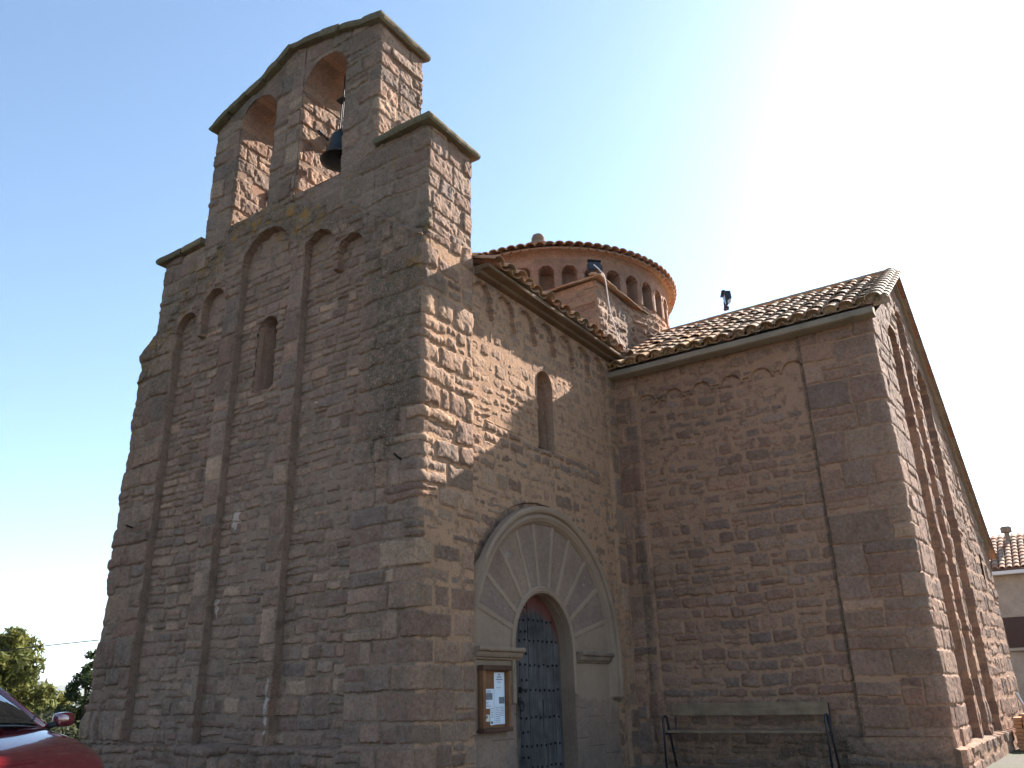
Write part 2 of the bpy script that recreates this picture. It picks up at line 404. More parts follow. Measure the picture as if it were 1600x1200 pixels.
def path_wall(name, mat, parent, path, zb, zt, nr, depth, regs, seed, hole=None, lich=None, cols=None, cap=None, amp=1., paint=None):
    P, Nn, U, S = path
    if cols is not None: P, Nn, U, S = P[cols], Nn[cols], U[cols], S[cols]
    nc = len(P); zb = np.broadcast_to(np.asarray(zb(P, S) if callable(zb) else zb, float), (nc,)); zt = np.broadcast_to(np.asarray(zt(P, S) if callable(zt) else zt, float), (nc,))
    t = np.linspace(0, 1, nr)
    Z = zb[:, None]+(zt-zb)[:, None]*t[None]
    Ug = np.repeat(U[:, None], nr, 1); Px = np.repeat(P[:, 0][:, None], nr, 1); Py = np.repeat(P[:, 1][:, None], nr, 1); Sg = np.repeat(S[:, None], nr, 1)
    f = lambda a: a.ravel()
    h, rnd, mo = mason(regs, f(Ug), f(Z), seed)
    d = depth(f(Px), f(Py), f(Sg), f(Z))
    flat = None
    if isinstance(d, tuple): d, flat = d
    off = d+h*.66*amp*(1 if flat is None else (1-flat))
    if lich is not None:
        li, ex = lich(f(Px), f(Py), f(Sg), f(Z))[:2]
        if paint is not None: rnd, mo = paint(f(Px), f(Py), f(Sg), f(Z), rnd, mo)
    else: li = np.zeros_like(h); ex = np.zeros_like(h)
    X = f(Px)+np.repeat(Nn[:, 0], nr)*off; Y = f(Py)+np.repeat(Nn[:, 1], nr)*off
    zz = f(Z)+.006*(vn(f(Ug)*20, f(Z)*20, seed+77)-.5)
    V = np.stack([X, Y, zz], -1); A = np.stack([rnd, mo, li, ex], -1)
    keep = None
    if hole is not None:
        cx = (Px[:-1, :-1]+Px[1:, 1:])/2; cy = (Py[:-1, :-1]+Py[1:, 1:])/2; cz = (Z[:-1, :-1]+Z[1:, 1:])/2
        keep = ~hole(cx, cy, Sg[:-1, :-1], cz)
    F = grid_faces(nc, nr, keep)
    if cap:                                      # a rough ledge running back from the top edge
        rows = len(cap); top = np.arange(nc)*nr+nr-1; prev = top; n0 = len(V); Vs = [V]; As = [A]; Fs = [F]
        for q, (inw, up) in enumerate(cap):
            jit = .07*(fbm(U*7, U*0+q*1.7, seed, 3)-.5)*2
            nv = np.stack([P[:, 0]-Nn[:, 0]*(inw-.05), P[:, 1]-Nn[:, 1]*(inw-.05), zt+up+jit], -1)
            idx = n0+np.arange(nc); n0 += nc; Vs.append(nv); As.append(A[top]*np.array([1, 1, 0, 0])+np.array([0, 0, .55, .8]))
            Fs.append(np.stack([prev[:-1], prev[1:], idx[1:], idx[:-1]], -1)); prev = idx
        V = np.concatenate(Vs); A = np.concatenate(As); F = np.concatenate(Fs)
    return mesh_obj(name, V, F, mat, parent, False, A)

# ------------------------------------------------------------------ CHURCH
church = tag(empty('church', (0, 0, -.2)), 'brown sandstone church with a two-arched bell gable, round tiled drum and a gabled side arm', 'church')
church.location = (0, 0, 0)
XT = 5.75
YN = 6.55
main_path = make_path([(1.6, YN), (0, YN), (0, 0), (XT+.12, 0)], [.06, .0165, .0165])
uW = 1.6; uS = 1.6+YN                            # u where the west face starts (north end) and where the south face starts
def yu(y): return uW+(YN-y)
def xu(x): return uS+x
LEDGE = np.array([(-.5, 7.05), (0, 7.08), (.7, 7.60), (1.58, 8.16), (2.87, 8.66), (3.4, 8.84), (4.3, 8.80), (5.26, 8.02), (6.6, 6.82), (7.5, 6.6)])
def ledge(y): return np.interp(y, LEDGE[:, 0], LEDGE[:, 1])
def in_arch(a, z, c, r_, spring): return (np.abs(a-c) < r_) & (z < spring+np.sqrt(np.maximum(r_*r_-(a-c)**2, 0)))
WARCH = [(5.27, .29, 7.09), (4.585, .285, 7.36), (3.32, .60, 7.77), (2.06, .32, 7.57), (1.36, .26, 7.32)]
SARCH = [1.33+.62*i for i in range(7)]
def w_recess(y, z):
    b = ((y > 4.30) & (y < 5.56) & (z < 6.86)) | ((y > 1.10) & (y < 2.38) & (z < 7.08))
    for c, r_, s in WARCH: b |= in_arch(y, z, c, r_, s)
    return b & (z > .47)
PC = (2.95, 1.6); RIN, ROUT = 1.82, 2.08
DC = (2.825, 1.62); DR = .775
def portal_zone(x, z, g=0.):
    return (x > 1.10) & (((np.hypot(x-PC[0], z-PC[1]) < ROUT+g) & (z >= PC[1])) | ((z < PC[1]) & (x < PC[0]+ROUT+g)))
def s_recess(x, z):
    b = (x > 1.13) & (x < 5.36) & (z < 6.38)
    k = np.zeros_like(b)
    for c in SARCH: b |= in_arch(x, z, c, .235, 6.655)
    for i in range(8):                           # pointed feet between the arches
        m = 1.02+.62*i
        b |= (x > 1.13) & (x < 5.36) & (z < 6.68) & (z > 6.3) & (np.abs(x-m) < .31) & (np.abs(x-m) > np.clip((z-6.36)*.35, 0, .095))
    return b
def main_depth(px, py, s, z):
    d = np.full_like(z, .05)
    W_ = s == 1; S_ = s == 2
    wr = W_ & w_recess(py, z) & (py > .2) & (py < 6.3)
    d[wr] = -.065
    for c, r_, sp_ in WARCH:                     # arch stones round the blind arches
        rr = np.hypot(py-c, z-sp_); q = W_ & (rr > r_) & (rr < r_+.15) & (z > sp_) & ~wr; d[q] += .022
    # ragged lesene edges, rubble plinth, bulging north-west pier
    pl = W_ & (z < .46); d[pl] = .12+.05*(vn(py[pl]*4, z[pl]*4, 5)-.5)
    nw = (s == 0) | (W_ & (py > 6.2)); d[nw] += .13*(fbm(z[nw]*1.6, z[nw]*0, 8)-.45)+.02*np.clip((7-z[nw])/7, 0, 1)
    sr = S_ & s_recess(px, z) & (px > .2); d[sr] = -.005
    ar_ = S_ & ~s_recess(px, z) & (px > 1.13) & (px < 5.36); d[ar_] = .06
    pz = S_ & portal_zone(px, z, .06) & (px > .3); d[pz] = -.05
    top = W_ & (z > ledge(py)-.5) & ~w_recess(py, z); d[top] += .07*(fbm(py[top]*2.6, z[top]*2.6, 3)-.42)
    return d, np.where(pz, 1., np.where(wr & (z > 1e9), 1., 0.))
def lich_main(px, py, s, z):
    W_ = s <= 1
    le = ledge(py)
    a = np.zeros_like(z); n1 = fbm(py*.8+px*.8, z*.8, 31, 4); n2 = fbm((py+px)*2.5, z*.5, 41, 3)
    n4 = fbm((py-px)*1.9, z*1.9, 47, 4)
    corner = sst(1.3, .75, py)*sst(2.6, 5.0, z)*1.5+sst(1.1, .8, py)*.35*sst(.35, .6, n1)
    corner = corner*np.clip(.25+1.5*(n4-.3), .15, .9)
    topb = sst(1.2, .1, le-z)*(1.15+.5*(n1-.5))
    nw = sst(4.9, 6.2, py)*(.35+.5*sst(3, 8, z))
    strk = .45*sst(.52, .72, n2)*sst(3, 8, z)
    a = np.where(W_, np.clip(np.maximum.reduce([corner, topb, nw, strk])*(.35+1.1*n1), 0, 1), 0)
    rec = w_recess(py, z) & W_
    a = np.where(rec, a*.38+.05, a)
    n5 = fbm((py-px)*4.3, z*4.3, 49, 3)
    a = np.where(W_, np.maximum(a, .55*sst(.45, .60, n4)*sst(.35, .6, n5)*(1-rec*.25)), a)
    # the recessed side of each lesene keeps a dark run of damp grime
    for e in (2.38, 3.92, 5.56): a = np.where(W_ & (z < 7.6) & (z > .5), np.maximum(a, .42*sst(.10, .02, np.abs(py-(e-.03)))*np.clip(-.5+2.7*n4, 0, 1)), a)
    ex = np.where(W_, sst(1.4, .1, le-z)*sst(.34, .52, n1)*1.1+sst(1.0, .3, py)*sst(4.5, 6.8, z)*.45*sst(.5, .65, n4), 0)
    S_ = s == 2
    a = np.where(S_, .28*sst(.52, .7, n1)*sst(1.3, 0, px)+.25*sst(.55, .7, n2)*sst(1.2, .2, z), a)
    a = np.where(S_ & (px > 5.3), np.maximum(a, .25*sst(.45, .65, n2)), a)
    a = np.where(S_ & (px < .4) & (z > 6.2), .5*sst(.4, .6, n1), a)
    return np.clip(a, 0, 1), np.clip(ex, 0, 1)
def smear_w(u, z): return np.clip(.45*sst(.56, .72, fbm(u*.55+3, z*.55, 61, 3))+.18*sst(3.2, 1.2, z)*sst(.42, .6, fbm(u*.9, z*.9, 62, 3)), 0, .9)
def smear_s(u, z): return np.clip(.25+.50*sst(.30, .58, fbm(u*.6, z*.6, 71, 3))-.25*sst(5.2, 4.6, z)*sst(4.3, 4.8, z)*0, 0, 1)
W = lambda y1, y0, z0, z1, **k: Reg(yu(y1), yu(y0), z0, z1, **k)
rub = dict(h=(.10, .21), w=(.14, .40), relief=.016, pil=.009, rag=.017, thr=.008, wob=.6, cr=.022, off=.009, smear=smear_w, rough=.014)
ash = dict(h=(.19, .35), w=(.24, .62), relief=.014, pil=.010, rag=.016, wob=.5, cr=.02, off=.010, smear=lambda u, z: .35*smear_w(u, z), rough=.012)
rsou = dict(h=(.13, .27), w=(.14, .40), relief=.012, pil=.016, rag=.040, smear=smear_s, rough=.015, cr=.05, off=.006)
regs_main = [
    Reg(0, yu(5.56), -.3, 9.2, corner=uW, h=(.26, .46), w=(.28, .6), relief=.030, pil=.035, thr=.004, smear=.05, rough=.024, off=.02),
    W(5.56, 4.30, -.3, 9.2, **rub), W(4.30, 3.92, -.3, 9.2, h=(.28, .55), w=(.38, .40), relief=.022, pil=.03, wob=.5, smear=.05),
    W(3.92, 2.72, -.3, 9.2, **rub), W(2.72, 2.38, -.3, 9.2, h=(.28, .55), w=(.33, .36), relief=.022, pil=.03, wob=.5, smear=.05),
    W(2.38, 1.10, -.3, 9.2, **rub),
    W(5.56, 1.10, .47, 1.5, h=(.14, .25), w=(.2, .5), relief=.015, pil=.010, smear=smear_w, wob=.55, cr=.022, rag=.016, off=.008),
    W(6.0, 1.10, 7.65, 9.2, h=(.16, .3), w=(.2, .5), relief=.014, pil=.02, smear=.15, rough=.024),
    W(YN, 1.10, -.3, .47, h=(.16, .26), w=(.2, .45), relief=.035, pil=.04, thr=.004, smear=.0, rough=.024),
    Reg(yu(1.10), xu(1.13), -.3, 3.3, corner=uS, smear=lambda u, z: np.where(u > uS+.05, smear_s(u, z)*sst(1.2, 2.0, z), .06), **{k: v for k, v in ash.items() if k not in ('smear',)}),
    Reg(yu(1.10), xu(1.13), 3.3, 9.2, corner=uS, h=(.26, .50), w=(.2, .6), relief=.032, pil=.035, thr=.004, rag=.028, smear=lambda u, z: np.where(u > uS+.10, .34, .03), rough=.020, off=.011),
    Reg(xu(1.13), xu(5.36), -.3, 6.42, **rsou), Reg(xu(1.13), xu(5.36), 6.42, 8., h=(.14, .24), w=(.14, .34), relief=.010, pil=.02, rag=.03, smear=lambda u, z: .50+.3*sst(.3, .6, fbm(u, z, 90, 3)), rough=.014, cr=.05),
    Reg(xu(1.45), xu(4.95), 4.42, 4.72, h=(.14, .17), w=(.2, .42), relief=.025, pil=.03, rag=.02, smear=.15, rough=.02),
    Reg(xu(5.36), xu(6.2), -.3, 8., h=(.28, .6), w=(.3, .36), relief=.018, pil=.03, wob=.6, smear=.45, rag=.02),
]
WW = dict(c=3.265, r=.225, s=6.58, b=5.52); SW = dict(c=3.15, r=.225, s=5.80, b=4.66)
def main_hole(px, py, s, z):
    h = (s == 1) & in_arch(py, z, WW['c'], WW['r'], WW['s']) & (z > WW['b'])
    h |= (s == 2) & in_arch(px, z, SW['c'], SW['r'], SW['s']) & (z > SW['b'])
    h |= (s == 2) & (((np.abs(px-DC[0]) < DR-.01) & (z < DC[1])) | (np.hypot(px-DC[0], z-DC[1]) < DR-.01))
    return h
Pm, Nm, Um, Sm = main_path
ic = int(np.argmin(np.abs(Um-uS)))
def zt_main(P, S):
    z = ledge(P[:, 1]); z = np.where(S == 2, np.where(P[:, 0] < 1.12, np.interp(P[:, 0], [0, .12, 1.12], [7.08, 7.16, 7.34]), 7.10), z); return np.where(S == 0, 6.8, z)
def lime_paint(px, py, s, z, rnd, mo):
    for c, r_, sp_ in WARCH:                     # buff mortar kept under the heads of the blind arches
        q = (s == 1) & in_arch(py, z, c, r_, sp_) & (z > sp_-.22); mo = np.where(q, np.maximum(mo, .75*sst(sp_-.2, sp_+.05, z)*np.clip(.4+fbm(py*5, z*5, 19, 3), 0, 1)), mo)
    for c, r_, sp_ in WARCH:
        rr = np.hypot(py-c, z-sp_); q = (s == 1) & (rr > r_) & (rr < r_+.15) & (z > sp_); t = np.arctan2(z-sp_, py-c)*max(3, round(math.pi*r_/.17))/math.pi
        k = np.floor(t).astype(int); rnd = np.where(q, .15+.6*_h(k, k*0+int(c*10), 9), rnd); mo = np.where(q, sst(.42, .49, np.abs(t-k-.5))*.9, mo)
    # splashes of old lime on the front
    for y, zz, a, b in ((3.58, 3.55, .10, .13), (3.84, 2.32, .06, .12), (2.46, .95, .035, .26), (2.47, 1.2, .02, .1), (2.0, 5.05, .05, .03)):
        q = np.hypot((py-y)/a, (z-zz)/b)+1.6*(fbm(py*16, z*16, 88, 3)-.5); mo = np.where((s == 1) & (q < 1), 1.6, mo)
    return rnd, mo
def arc_paint(px, py, s, z, rnd, mo):
    m = np.zeros(px.shape, bool); k = np.zeros(px.shape, int)
    for i, c in enumerate(SARCH):
        rr = np.hypot(px-c, np.maximum(z-6.655, 0)); q = (rr > .17) & (rr < .30) & (z > 6.42) & (z < 7.0) & (px > 1.13) & (px < 5.36); m |= q
        k = np.where(q, np.floor(np.arctan2(np.maximum(z-6.655, 0), px-c)*4.2+z*3).astype(int)+i*7, k)
    h_ = _h(k, k*0+3, 12); on = m & (h_ > .25)
    lim = .42*sst(4.5, 4.9, z)*sst(6.5, 6.2, z)*((px < 5.3) & (s == 2))  # sunlit look put into the colour: stones paled toward mortar across this band
    return np.where(on, np.where(h_ > .8, 1., .6), rnd), np.where(on, np.minimum(mo, .25+.5*h_), np.maximum(mo, lim))
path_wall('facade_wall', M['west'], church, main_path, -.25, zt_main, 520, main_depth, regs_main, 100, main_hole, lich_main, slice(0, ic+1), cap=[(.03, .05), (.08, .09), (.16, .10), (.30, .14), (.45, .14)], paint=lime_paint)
path_wall('nave_wall', M['south'], church, main_path, -.25, zt_main, 470, main_depth, regs_main, 100, main_hole, lich_main, slice(ic, None), cap=[(.05, .03), (.3, .06)], paint=arc_paint)

def slit(name, parent, axis, c, r_, s, b, depth, splay, mat, mo=(.45, .15, .1, 0), ssill=.12):
    """splayed reveal of a round-headed slit window and the dark pane at its back"""
    th = np.linspace(0, math.pi, 15); pr = [(c+r_, b)]+[(c+r_*math.cos(t), s+r_*math.sin(t)) for t in th]+[(c-r_, b)]
    k = 14; V = []; F = []; n = len(pr); A = []
    def pt(a, d, z): return (d, a, z) if axis == 'w' else (a, d, z)
    for q in range(k+1):
        f = q/k; d0 = .07 if axis == 'w' else -.01; d = d0+(depth-d0)*f
        for i, (a, z) in enumerate(pr):
            aa = c+(a-c)*(1-splay*f); zz = (z if z > b+.01 else b+ssill*f) - (0 if z <= b+.01 else .05*f*(z-b))
            j = .018*(vn(np.array([f*9+i*3.3]), np.array([zz*6.]), 7)[0]-.5)
            V.append(pt(aa+j, d if axis == 'w' else d, zz)); A.append((.30+.25*_h(np.array([int(zz*3.3)]), np.array([i > 8]), 3)[0], .25, .15*f, 0))
    for q in range(k):
        for i in range(n):
            i2 = (i+1) % n; F.append((q*n+i, q*n+i2, (q+1)*n+i2, (q+1)*n+i))
    o = mesh_obj(name, V, F, mat, parent, False, A)
    mb = MB(); L = [pt(c+(a-c)*(1-splay)*1.05, depth-.02, (z if z > b+.01 else b)) for a, z in pr]
    mb.add(L, [tuple(range(n))]); pane = mb.build('pane', M['dark'], o)
    return o
slit('window', church, 'w', WW['c'], WW['r'], WW['s'], WW['b'], .46, .62, M['west'], ssill=.10)
slit('window', church, 's', SW['c'], SW['r'], SW['s'], SW['b'], .60, .55, M['south'], ssill=.25)

# --- portal: fan of voussoirs, hood moulding, jambs
def portal():
    th = np.linspace(0, math.pi, 420); T = np.linspace(0, 1, 130)
    joints = np.radians([14, 30, 46, 63, 79, 97, 113, 130, 147, 163])
    TH, TT = np.meshgrid(th, T, indexing='ij')
    ix = DC[0]+DR*np.cos(TH); iz = DC[1]+DR*np.sin(TH); ox = PC[0]+ROUT*np.cos(TH); oz = PC[1]+ROUT*np.sin(TH)
    X = ix+(ox-ix)*TT; Z = iz+(oz-iz)*TT
    ro = np.hypot(X-PC[0], Z-PC[1]); ri = np.hypot(X-DC[0], Z-DC[1])
    d = np.zeros_like(X); mo = np.zeros_like(X)
    ang = np.arctan2(Z-DC[1], X-DC[0])
    jd = np.full_like(X, 9.)
    for j in joints: jd = np.minimum(jd, np.abs(ang-j)*ri)
    jn = jd+.010*(fbm(X*9, Z*9, 5)-.5)
    inner = ri < DR+.10; ring = ro > RIN
    jm = sst(.042, .030, jn); d += .014*jm; mo = np.maximum(mo, jm)
    d += .006*(fbm(X*10, Z*10, 6)-.5)*2
    # inner roll round the door, outer hood with two rolls
    q = np.clip((ri-DR)/.10, 0, 1); d = np.where(inner, .018+.024*np.sin(q*math.pi)-.012*(np.abs(q-.55) < .1), d); mo = np.where(inner, .85, mo)
    q = np.clip((ro-RIN)/(ROUT-RIN), 0, 1)
    hood = .02+.05*sst(0, .18, q)+.03*np.sin(np.clip((q-.2)/.35, 0, 1)*math.pi)+.045*sst(.55, .62, q)+.02*np.sin(np.clip((q-.62)/.38, 0, 1)*math.pi)-.08*sst(.96, 1., q)
    d = np.where(ring, hood, d); mo = np.where(ring, .9-.3*(fbm(X*3, Z*3, 9)), mo)
    vi = np.searchsorted(joints, ang); rnd = _h(vi, vi*0+3, 4)
    # plaster left at the haunches
    pl = (ang < joints[0]) | (ang > joints[-1]); mo = np.where(pl & ~ring, .8, mo)
    d = d*sst(1.10, 1.24, X)-.04*sst(1.2, 1.08, X)
    y = -.02-d
    keep = ((X[:-1, :-1]+X[1:, 1:])/2 > 1.06)
    V = np.stack([X, y, Z], -1).reshape(-1, 3); A = np.stack([rnd, mo, np.zeros_like(mo), np.zeros_like(mo)], -1).reshape(-1, 4)
    F = grid_faces(len(th), len(T), keep)[:, ::-1]
    po = mesh_obj('portal', V, F, M['portal'], church, False, A)
    # jamb faces
    Vs = []; Fs = []; As = []; n0 = 0
    for x0, x1, side in ((1.06, DC[0]-DR, 0), (DC[0]+DR, PC[0]+ROUT, 1)):
        xs = np.linspace(x0, x1, 90); zs = np.linspace(-.25, 1.63, 120); XX, ZZ = np.meshgrid(xs, zs, indexing='ij')
        d = .006*(fbm(XX*10, ZZ*10, 6)-.5)*2; mo = np.full_like(XX, .0)
        lim = .62+.30*fbm(XX*3, ZZ*1.2, 12, 4)
        mo = sst(0, .06, ZZ-lim-.12) if side else sst(0, .05, ZZ-lim-.3*(XX > 1.5)-.1)
        if side:
            q = np.clip((XX-(PC[0]+RIN))/(ROUT-RIN), 0, 1); up = sst(.92, .99, ZZ+.08*fbm(XX*5, ZZ*3, 3))
            hood = .02+.05*sst(0, .18, q)+.03*np.sin(np.clip((q-.2)/.35, 0, 1)*math.pi)+.045*sst(.55, .62, q)+.02*np.sin(np.clip((q-.62)/.38, 0, 1)*math.pi)-.08*sst(.96, 1., q)
            rg = XX > PC[0]+RIN; d = np.where(rg, hood*up, d); mo = np.where(rg, np.maximum(mo*.9, sst(.75, 1.0, ZZ+.3*fbm(XX*22, ZZ*1.5, 15, 2)-.05)), mo)
            q = (XX-(DC[0]+DR))/.10; rin = (q < 1) & (ZZ > .95+.1*fbm(XX*9, ZZ, 4)); d = np.where(rin, .018+.024*np.sin(np.clip(q, 0, 1)*math.pi), d); mo = np.where(rin, .9, mo)
        else:
            q = ((DC[0]-DR)-XX)/.10; rin = (q < 1) & (ZZ > .9); d = np.where(rin, .018+.02*np.sin(np.clip(q, 0, 1)*math.pi), d); mo = np.where(rin, .85, mo)
        li = .75*sst(.55, .0, ZZ)*sst(.3, .6, fbm(XX*1.4, ZZ*1.4, 13, 3))
        blk = (np.floor(ZZ/.42+.3*np.floor(XX/.5))).astype(int); rnd = _h(blk, np.floor(XX/.6).astype(int), 6)
        jl = np.abs((ZZ/.42+.3*np.floor(XX/.5)) % 1-.5); d = d-.012*sst(.47, .495, jl)*(mo < .4)
        V = np.stack([XX, -.02-d, ZZ], -1).reshape(-1, 3); A = np.stack([rnd, mo, li, li*0], -1).reshape(-1, 4)
        mesh_obj('jamb', V, grid_faces(90, 120), M['portal'], church, False, A)
    # reveal behind the opening
    th = np.linspace(0, math.pi, 40); pr = [(DC[0]+DR, z) for z in np.linspace(-.25, DC[1], 30)[:-1]]+[(DC[0]+DR*math.cos(t), DC[1]+DR*math.sin(t)) for t in th]+[(DC[0]-DR, z) for z in np.linspace(DC[1], -.25, 30)[1:]]
    ys = np.linspace(-.045, .42, 10); V = []; A = []
    for a, z in pr:
        for y in ys:
            sh = .012*math.sin(min(1, max(0, (y+.045)/.08))*math.pi)
            V.append((a, y, z)); A.append((.4, .8 if z > 1.1 else .15, .5*max(0, .5-z), 0))
    mesh_obj('doorway_reveal', np.array(V), grid_faces(len(pr), 10)[:, ::-1], M['portal'], church, False, np.array(A))
    # imposts: moulded string blocks
    for x0, x1, nm in ((1.07, 2.13, 'impost'), (3.72, 4.76, 'impost')):
        prof = [(-.02, 1.60), (-.15, 1.60), (-.155, 1.565), (-.145, 1.545), (-.11, 1.535), (-.105, 1.50), (-.09, 1.475), (-.06, 1.465), (-.055, 1.445), (-.02, 1.435)]
        V = []; F = []
        nx = 24
        for i in range(nx+1):
            e = min(1, min(i, nx-i)/1.); ins = 0
            for y, z in prof:
                yy = -.02+(y+.02)*(1 if 0 < i < nx else .96)+.005*(random.random()-.5)
                V.append((x0+(x1-x0)*i/nx, yy, z+.008*(random.random()-.5)))
        n = len(prof)
        for i in range(nx):
            for k in range(n-1): F.append((i*n+k, i*n+k+1, (i+1)*n+k+1, (i+1)*n+k))
        F.append(tuple(range(n))); F.append(tuple(nx*n+k for k in range(n)))
        mb = MB(); mb.add(V, F, (.5, .8 if x0 < 2 else .45, .0 if x0 < 2 else .75, 0)); mb.build(nm, M['portal'], church)
portal()
def door():
    y0 = .19; planks = np.linspace(DC[0]-DR-.03, DC[0]+DR+.03, 8)
    mb = MB()
    for i in range(7):
        a, b = planks[i]+.004, planks[i+1]-.004; dy = random.uniform(-.006, .006); bot = -.02+.03*random.random()
        n = 16; prof = []
        xs = np.linspace(a, b, 5)
        tops = [DC[1]+math.sqrt(max(0, (DR+.04)**2-min(abs(x-DC[0]), DR+.04)**2)) for x in xs]
        V = []; F = []
        for y in (y0+dy, y0+dy+.06):
            for x, t in zip(xs, tops): V += [(x, y, bot), (x, y, t)]
        for k in range(4):
            F += [(2*k, 2*k+1, 2*k+3, 2*k+2), (10+2*k, 10+2*k+2, 10+2*k+3, 10+2*k+1)]
        F += [(0, 10, 11, 1), (8, 9, 19, 18)]
        mb.add(V, F)
    d = mb.build('door', M['door'], church)
    # dark gap behind the planks
    MB().box(DC[0]-DR-.05, DC[0]+DR+.05, y0+.075, y0+.10, -.1, 2.5).build('door_backing', M['dark'], d)
    spots = []
    for z in (.06, .34, .70, 1.06, 1.40, 1.74, 2.02):
        for x in np.arange(DC[0]-DR+.06, DC[0]+DR, .125):
            if z > 1.62 and math.hypot(x-DC[0], z-DC[1]) > DR-.05: continue
            spots.append((x, z))
    for x in (2.52, 2.64):
        for z in (.2, .52, 1.2, 1.55, 1.86, 2.2): spots.append((x, z))
    proto = MB().box(-.011, .011, -.022, .01, -.016, .016, .004).build('stud', M['iron'], d)
    for q, (x, z) in enumerate(spots[:98]):
        o = proto if q == 0 else proto.copy()
        if q: COL.objects.link(o); o.parent = d
        o.location = (x+random.uniform(-.006, .006), y0, z+random.uniform(-.010, .010)); o.rotation_euler = (0, random.gauss(0, .15), 0)
    k = MB(); k.lathe([(.055, 0), (.05, .012), (.02, .02), (0, .022)], 16, M=Matrix.Translation((2.46, y0-.0, .92)) @ Matrix.Rotation(R(90), 4, 'X'))
    ring = [(2.46+.052*math.cos(t), y0-.035, .86+.065*math.sin(t)) for t in np.linspace(0, 2*math.pi, 17)]
    k.tube(ring, .010, 6); k.build('door_knocker', M['iron'], d)
    b = MB(); b.box(2.42, 2.62, y0-.035, y0-.008, 1.05, 1.085, .006); b.box(2.44, 2.455, y0-.05, y0-.0, 1.03, 1.105); b.build('bolt', M['iron'], d)
    p = MB(); p.box(3.06, 3.20, y0-.012, y0+.008, .44, .93, .003); p.build('patch_board', M['door'], d)
door()

# --- transept: west wall and gabled south wall
KR = .03; YS = -4.68
tr_path = make_path([(XT, .12), (XT, YS), (15.0, YS-KR*(15.0-XT)), (15.0, 0.5)], [.0175, .028, .2])
uT = 0.; uC = .12-YS; uG = uC
APEX = (8.95, 8.62)
def gz(x): return np.where(x < APEX[0], 6.62+(APEX[1]-6.62)*(x-XT)/(APEX[0]-XT), APEX[1]-(x-APEX[0])*(APEX[1]-3.95)/(15.0-APEX[0]))
TARC = [-.66-.545*i for i in range(6)]
GREC = [(7.15, 8.15), (8.42, 9.15), (9.55, 10.75)]
def tr_depth(px, py, s, z):
    d = np.zeros_like(z)
    T_ = s == 0; G_ = s == 1
    d[T_ & (py > -.48)] = .05; d[(py < -3.56) & T_] = .06
    ar = T_ & (py < -.48) & (py > -3.56) & (z > 6.0)
    a = np.zeros_like(ar)
    for c in TARC: a |= in_arch(py, z, c, .18, 6.03)
    for c in TARC+[TARC[-1]-.545, TARC[0]+.545]: a |= (z < 6.1) & (z < 6.0+1.3*np.abs(np.abs(py-(c+.2725))))
    d[ar & ~a] = .038
    rim = np.zeros_like(z, bool)
    for c in TARC:
        rr = np.hypot(py-c, np.maximum(z-6.03, 0)); rim |= (rr > .18) & (rr < .225) & (z > 6.03)
    d[T_ & rim & ar] = .052
    d[G_] = .06
    for a0, a1 in GREC:
        c = (a0+a1)/2; rr = (a1-a0)/2
        m = G_ & in_arch(px, z, c, rr, gz(np.array(c))-.62-rr) & (z > .20); d[m] = -.13
    d[G_ & (z < .18)] = .16
    ft = T_ & (py < -3.3) & (z < .32); d[ft] = .09+.06*(vn(py[ft]*3, z[ft]*3, 4)-.5)
    return d
def smear_t(u, z): return np.clip(.12+.36*sst(3.4, 6.0, z+1.2*(fbm(u*.8, z*.8, 73)-.5))+.45*sst(.48, .64, fbm(u*.8, z*.8, 74, 3)), 0, .8)
def lich_tr(px, py, s, z):
    n1 = fbm(py*.7+px*.3, z*.7, 131, 4); n2 = fbm((py+px)*3.1, z*.4, 141, 3)
    a = .45*sst(.55, .72, n1)*(.4+.6*sst(3, .5, z))+.55*sst(.9, .0, z)*sst(.3, .6, n1)
    a = np.where((s == 0) & (py > -.62) & (py < -.3), np.maximum(a, .75*sst(.38, .6, n2)*sst(7, 3, z)), a)
    a = np.where((s == 0) & (np.abs(py+3.54) < .035), np.maximum(a, .8), a)
    return np.clip(a, 0, 1)*np.where(s == 1, .3, 1), .0*z
Tr = lambda y1, y0, z0, z1, **k: Reg(.12-y1, .12-y0, z0, z1, **k)
regs_tr = [
    Tr(.12, -.48, -.3, 7, h=(.3, .6), w=(.3, .6), relief=.018, pil=.03, wob=.6, smear=.40, rag=.02),
    Tr(-.48, -3.56, 4.6, 7, h=(.13, .23), w=(.14, .36), relief=.014, pil=.016, rag=.036, smear=smear_t, rough=.018, cr=.05),
    Tr(-.48, -3.56, -.3, 4.6, h=(.14, .26), w=(.18, .52), relief=.016, pil=.016, rag=.022, thr=.007, wob=.65, smear=smear_t, rough=.018, cr=.045),
    Reg(.12+3.56, uC+1.45, -.3, 7.4, corner=uC, h=(.27, .52), w=(.3, .8), relief=.012, pil=.012, thr=.005, wob=.5, cr=.018, smear=.05, rough=.016, off=.010, rag=.016),
    Reg(uC+1.45, uC+11, -.3, 9.2, h=(.22, .42), w=(.3, .7), relief=.008, pil=.015, smear=.45, rough=.018, rag=.03),
    Reg(uC+1.45, uC+5.2, 7.0, 9.2, h=(.2, .3), w=(.3, .6), relief=.02, pil=.05, smear=.2, rough=.02),
    Tr(-3.3, -4.68, -.3, .33, h=(.25, .4), w=(.35, .7), relief=.05, pil=.06, cr=.09, smear=0, rough=.02),
]
Pt, Nt, Ut, St = tr_path
it = int(np.argmin(np.abs(Ut-uC)))
path_wall('transept_wall', M['trans'], church, tr_path, -.25, 6.70, 400, tr_depth, regs_tr, 500, None, lich_tr, slice(0, it+1))
def zt_g(P, S): return np.where(S == 2, 3.9, gz(P[:, 0]))
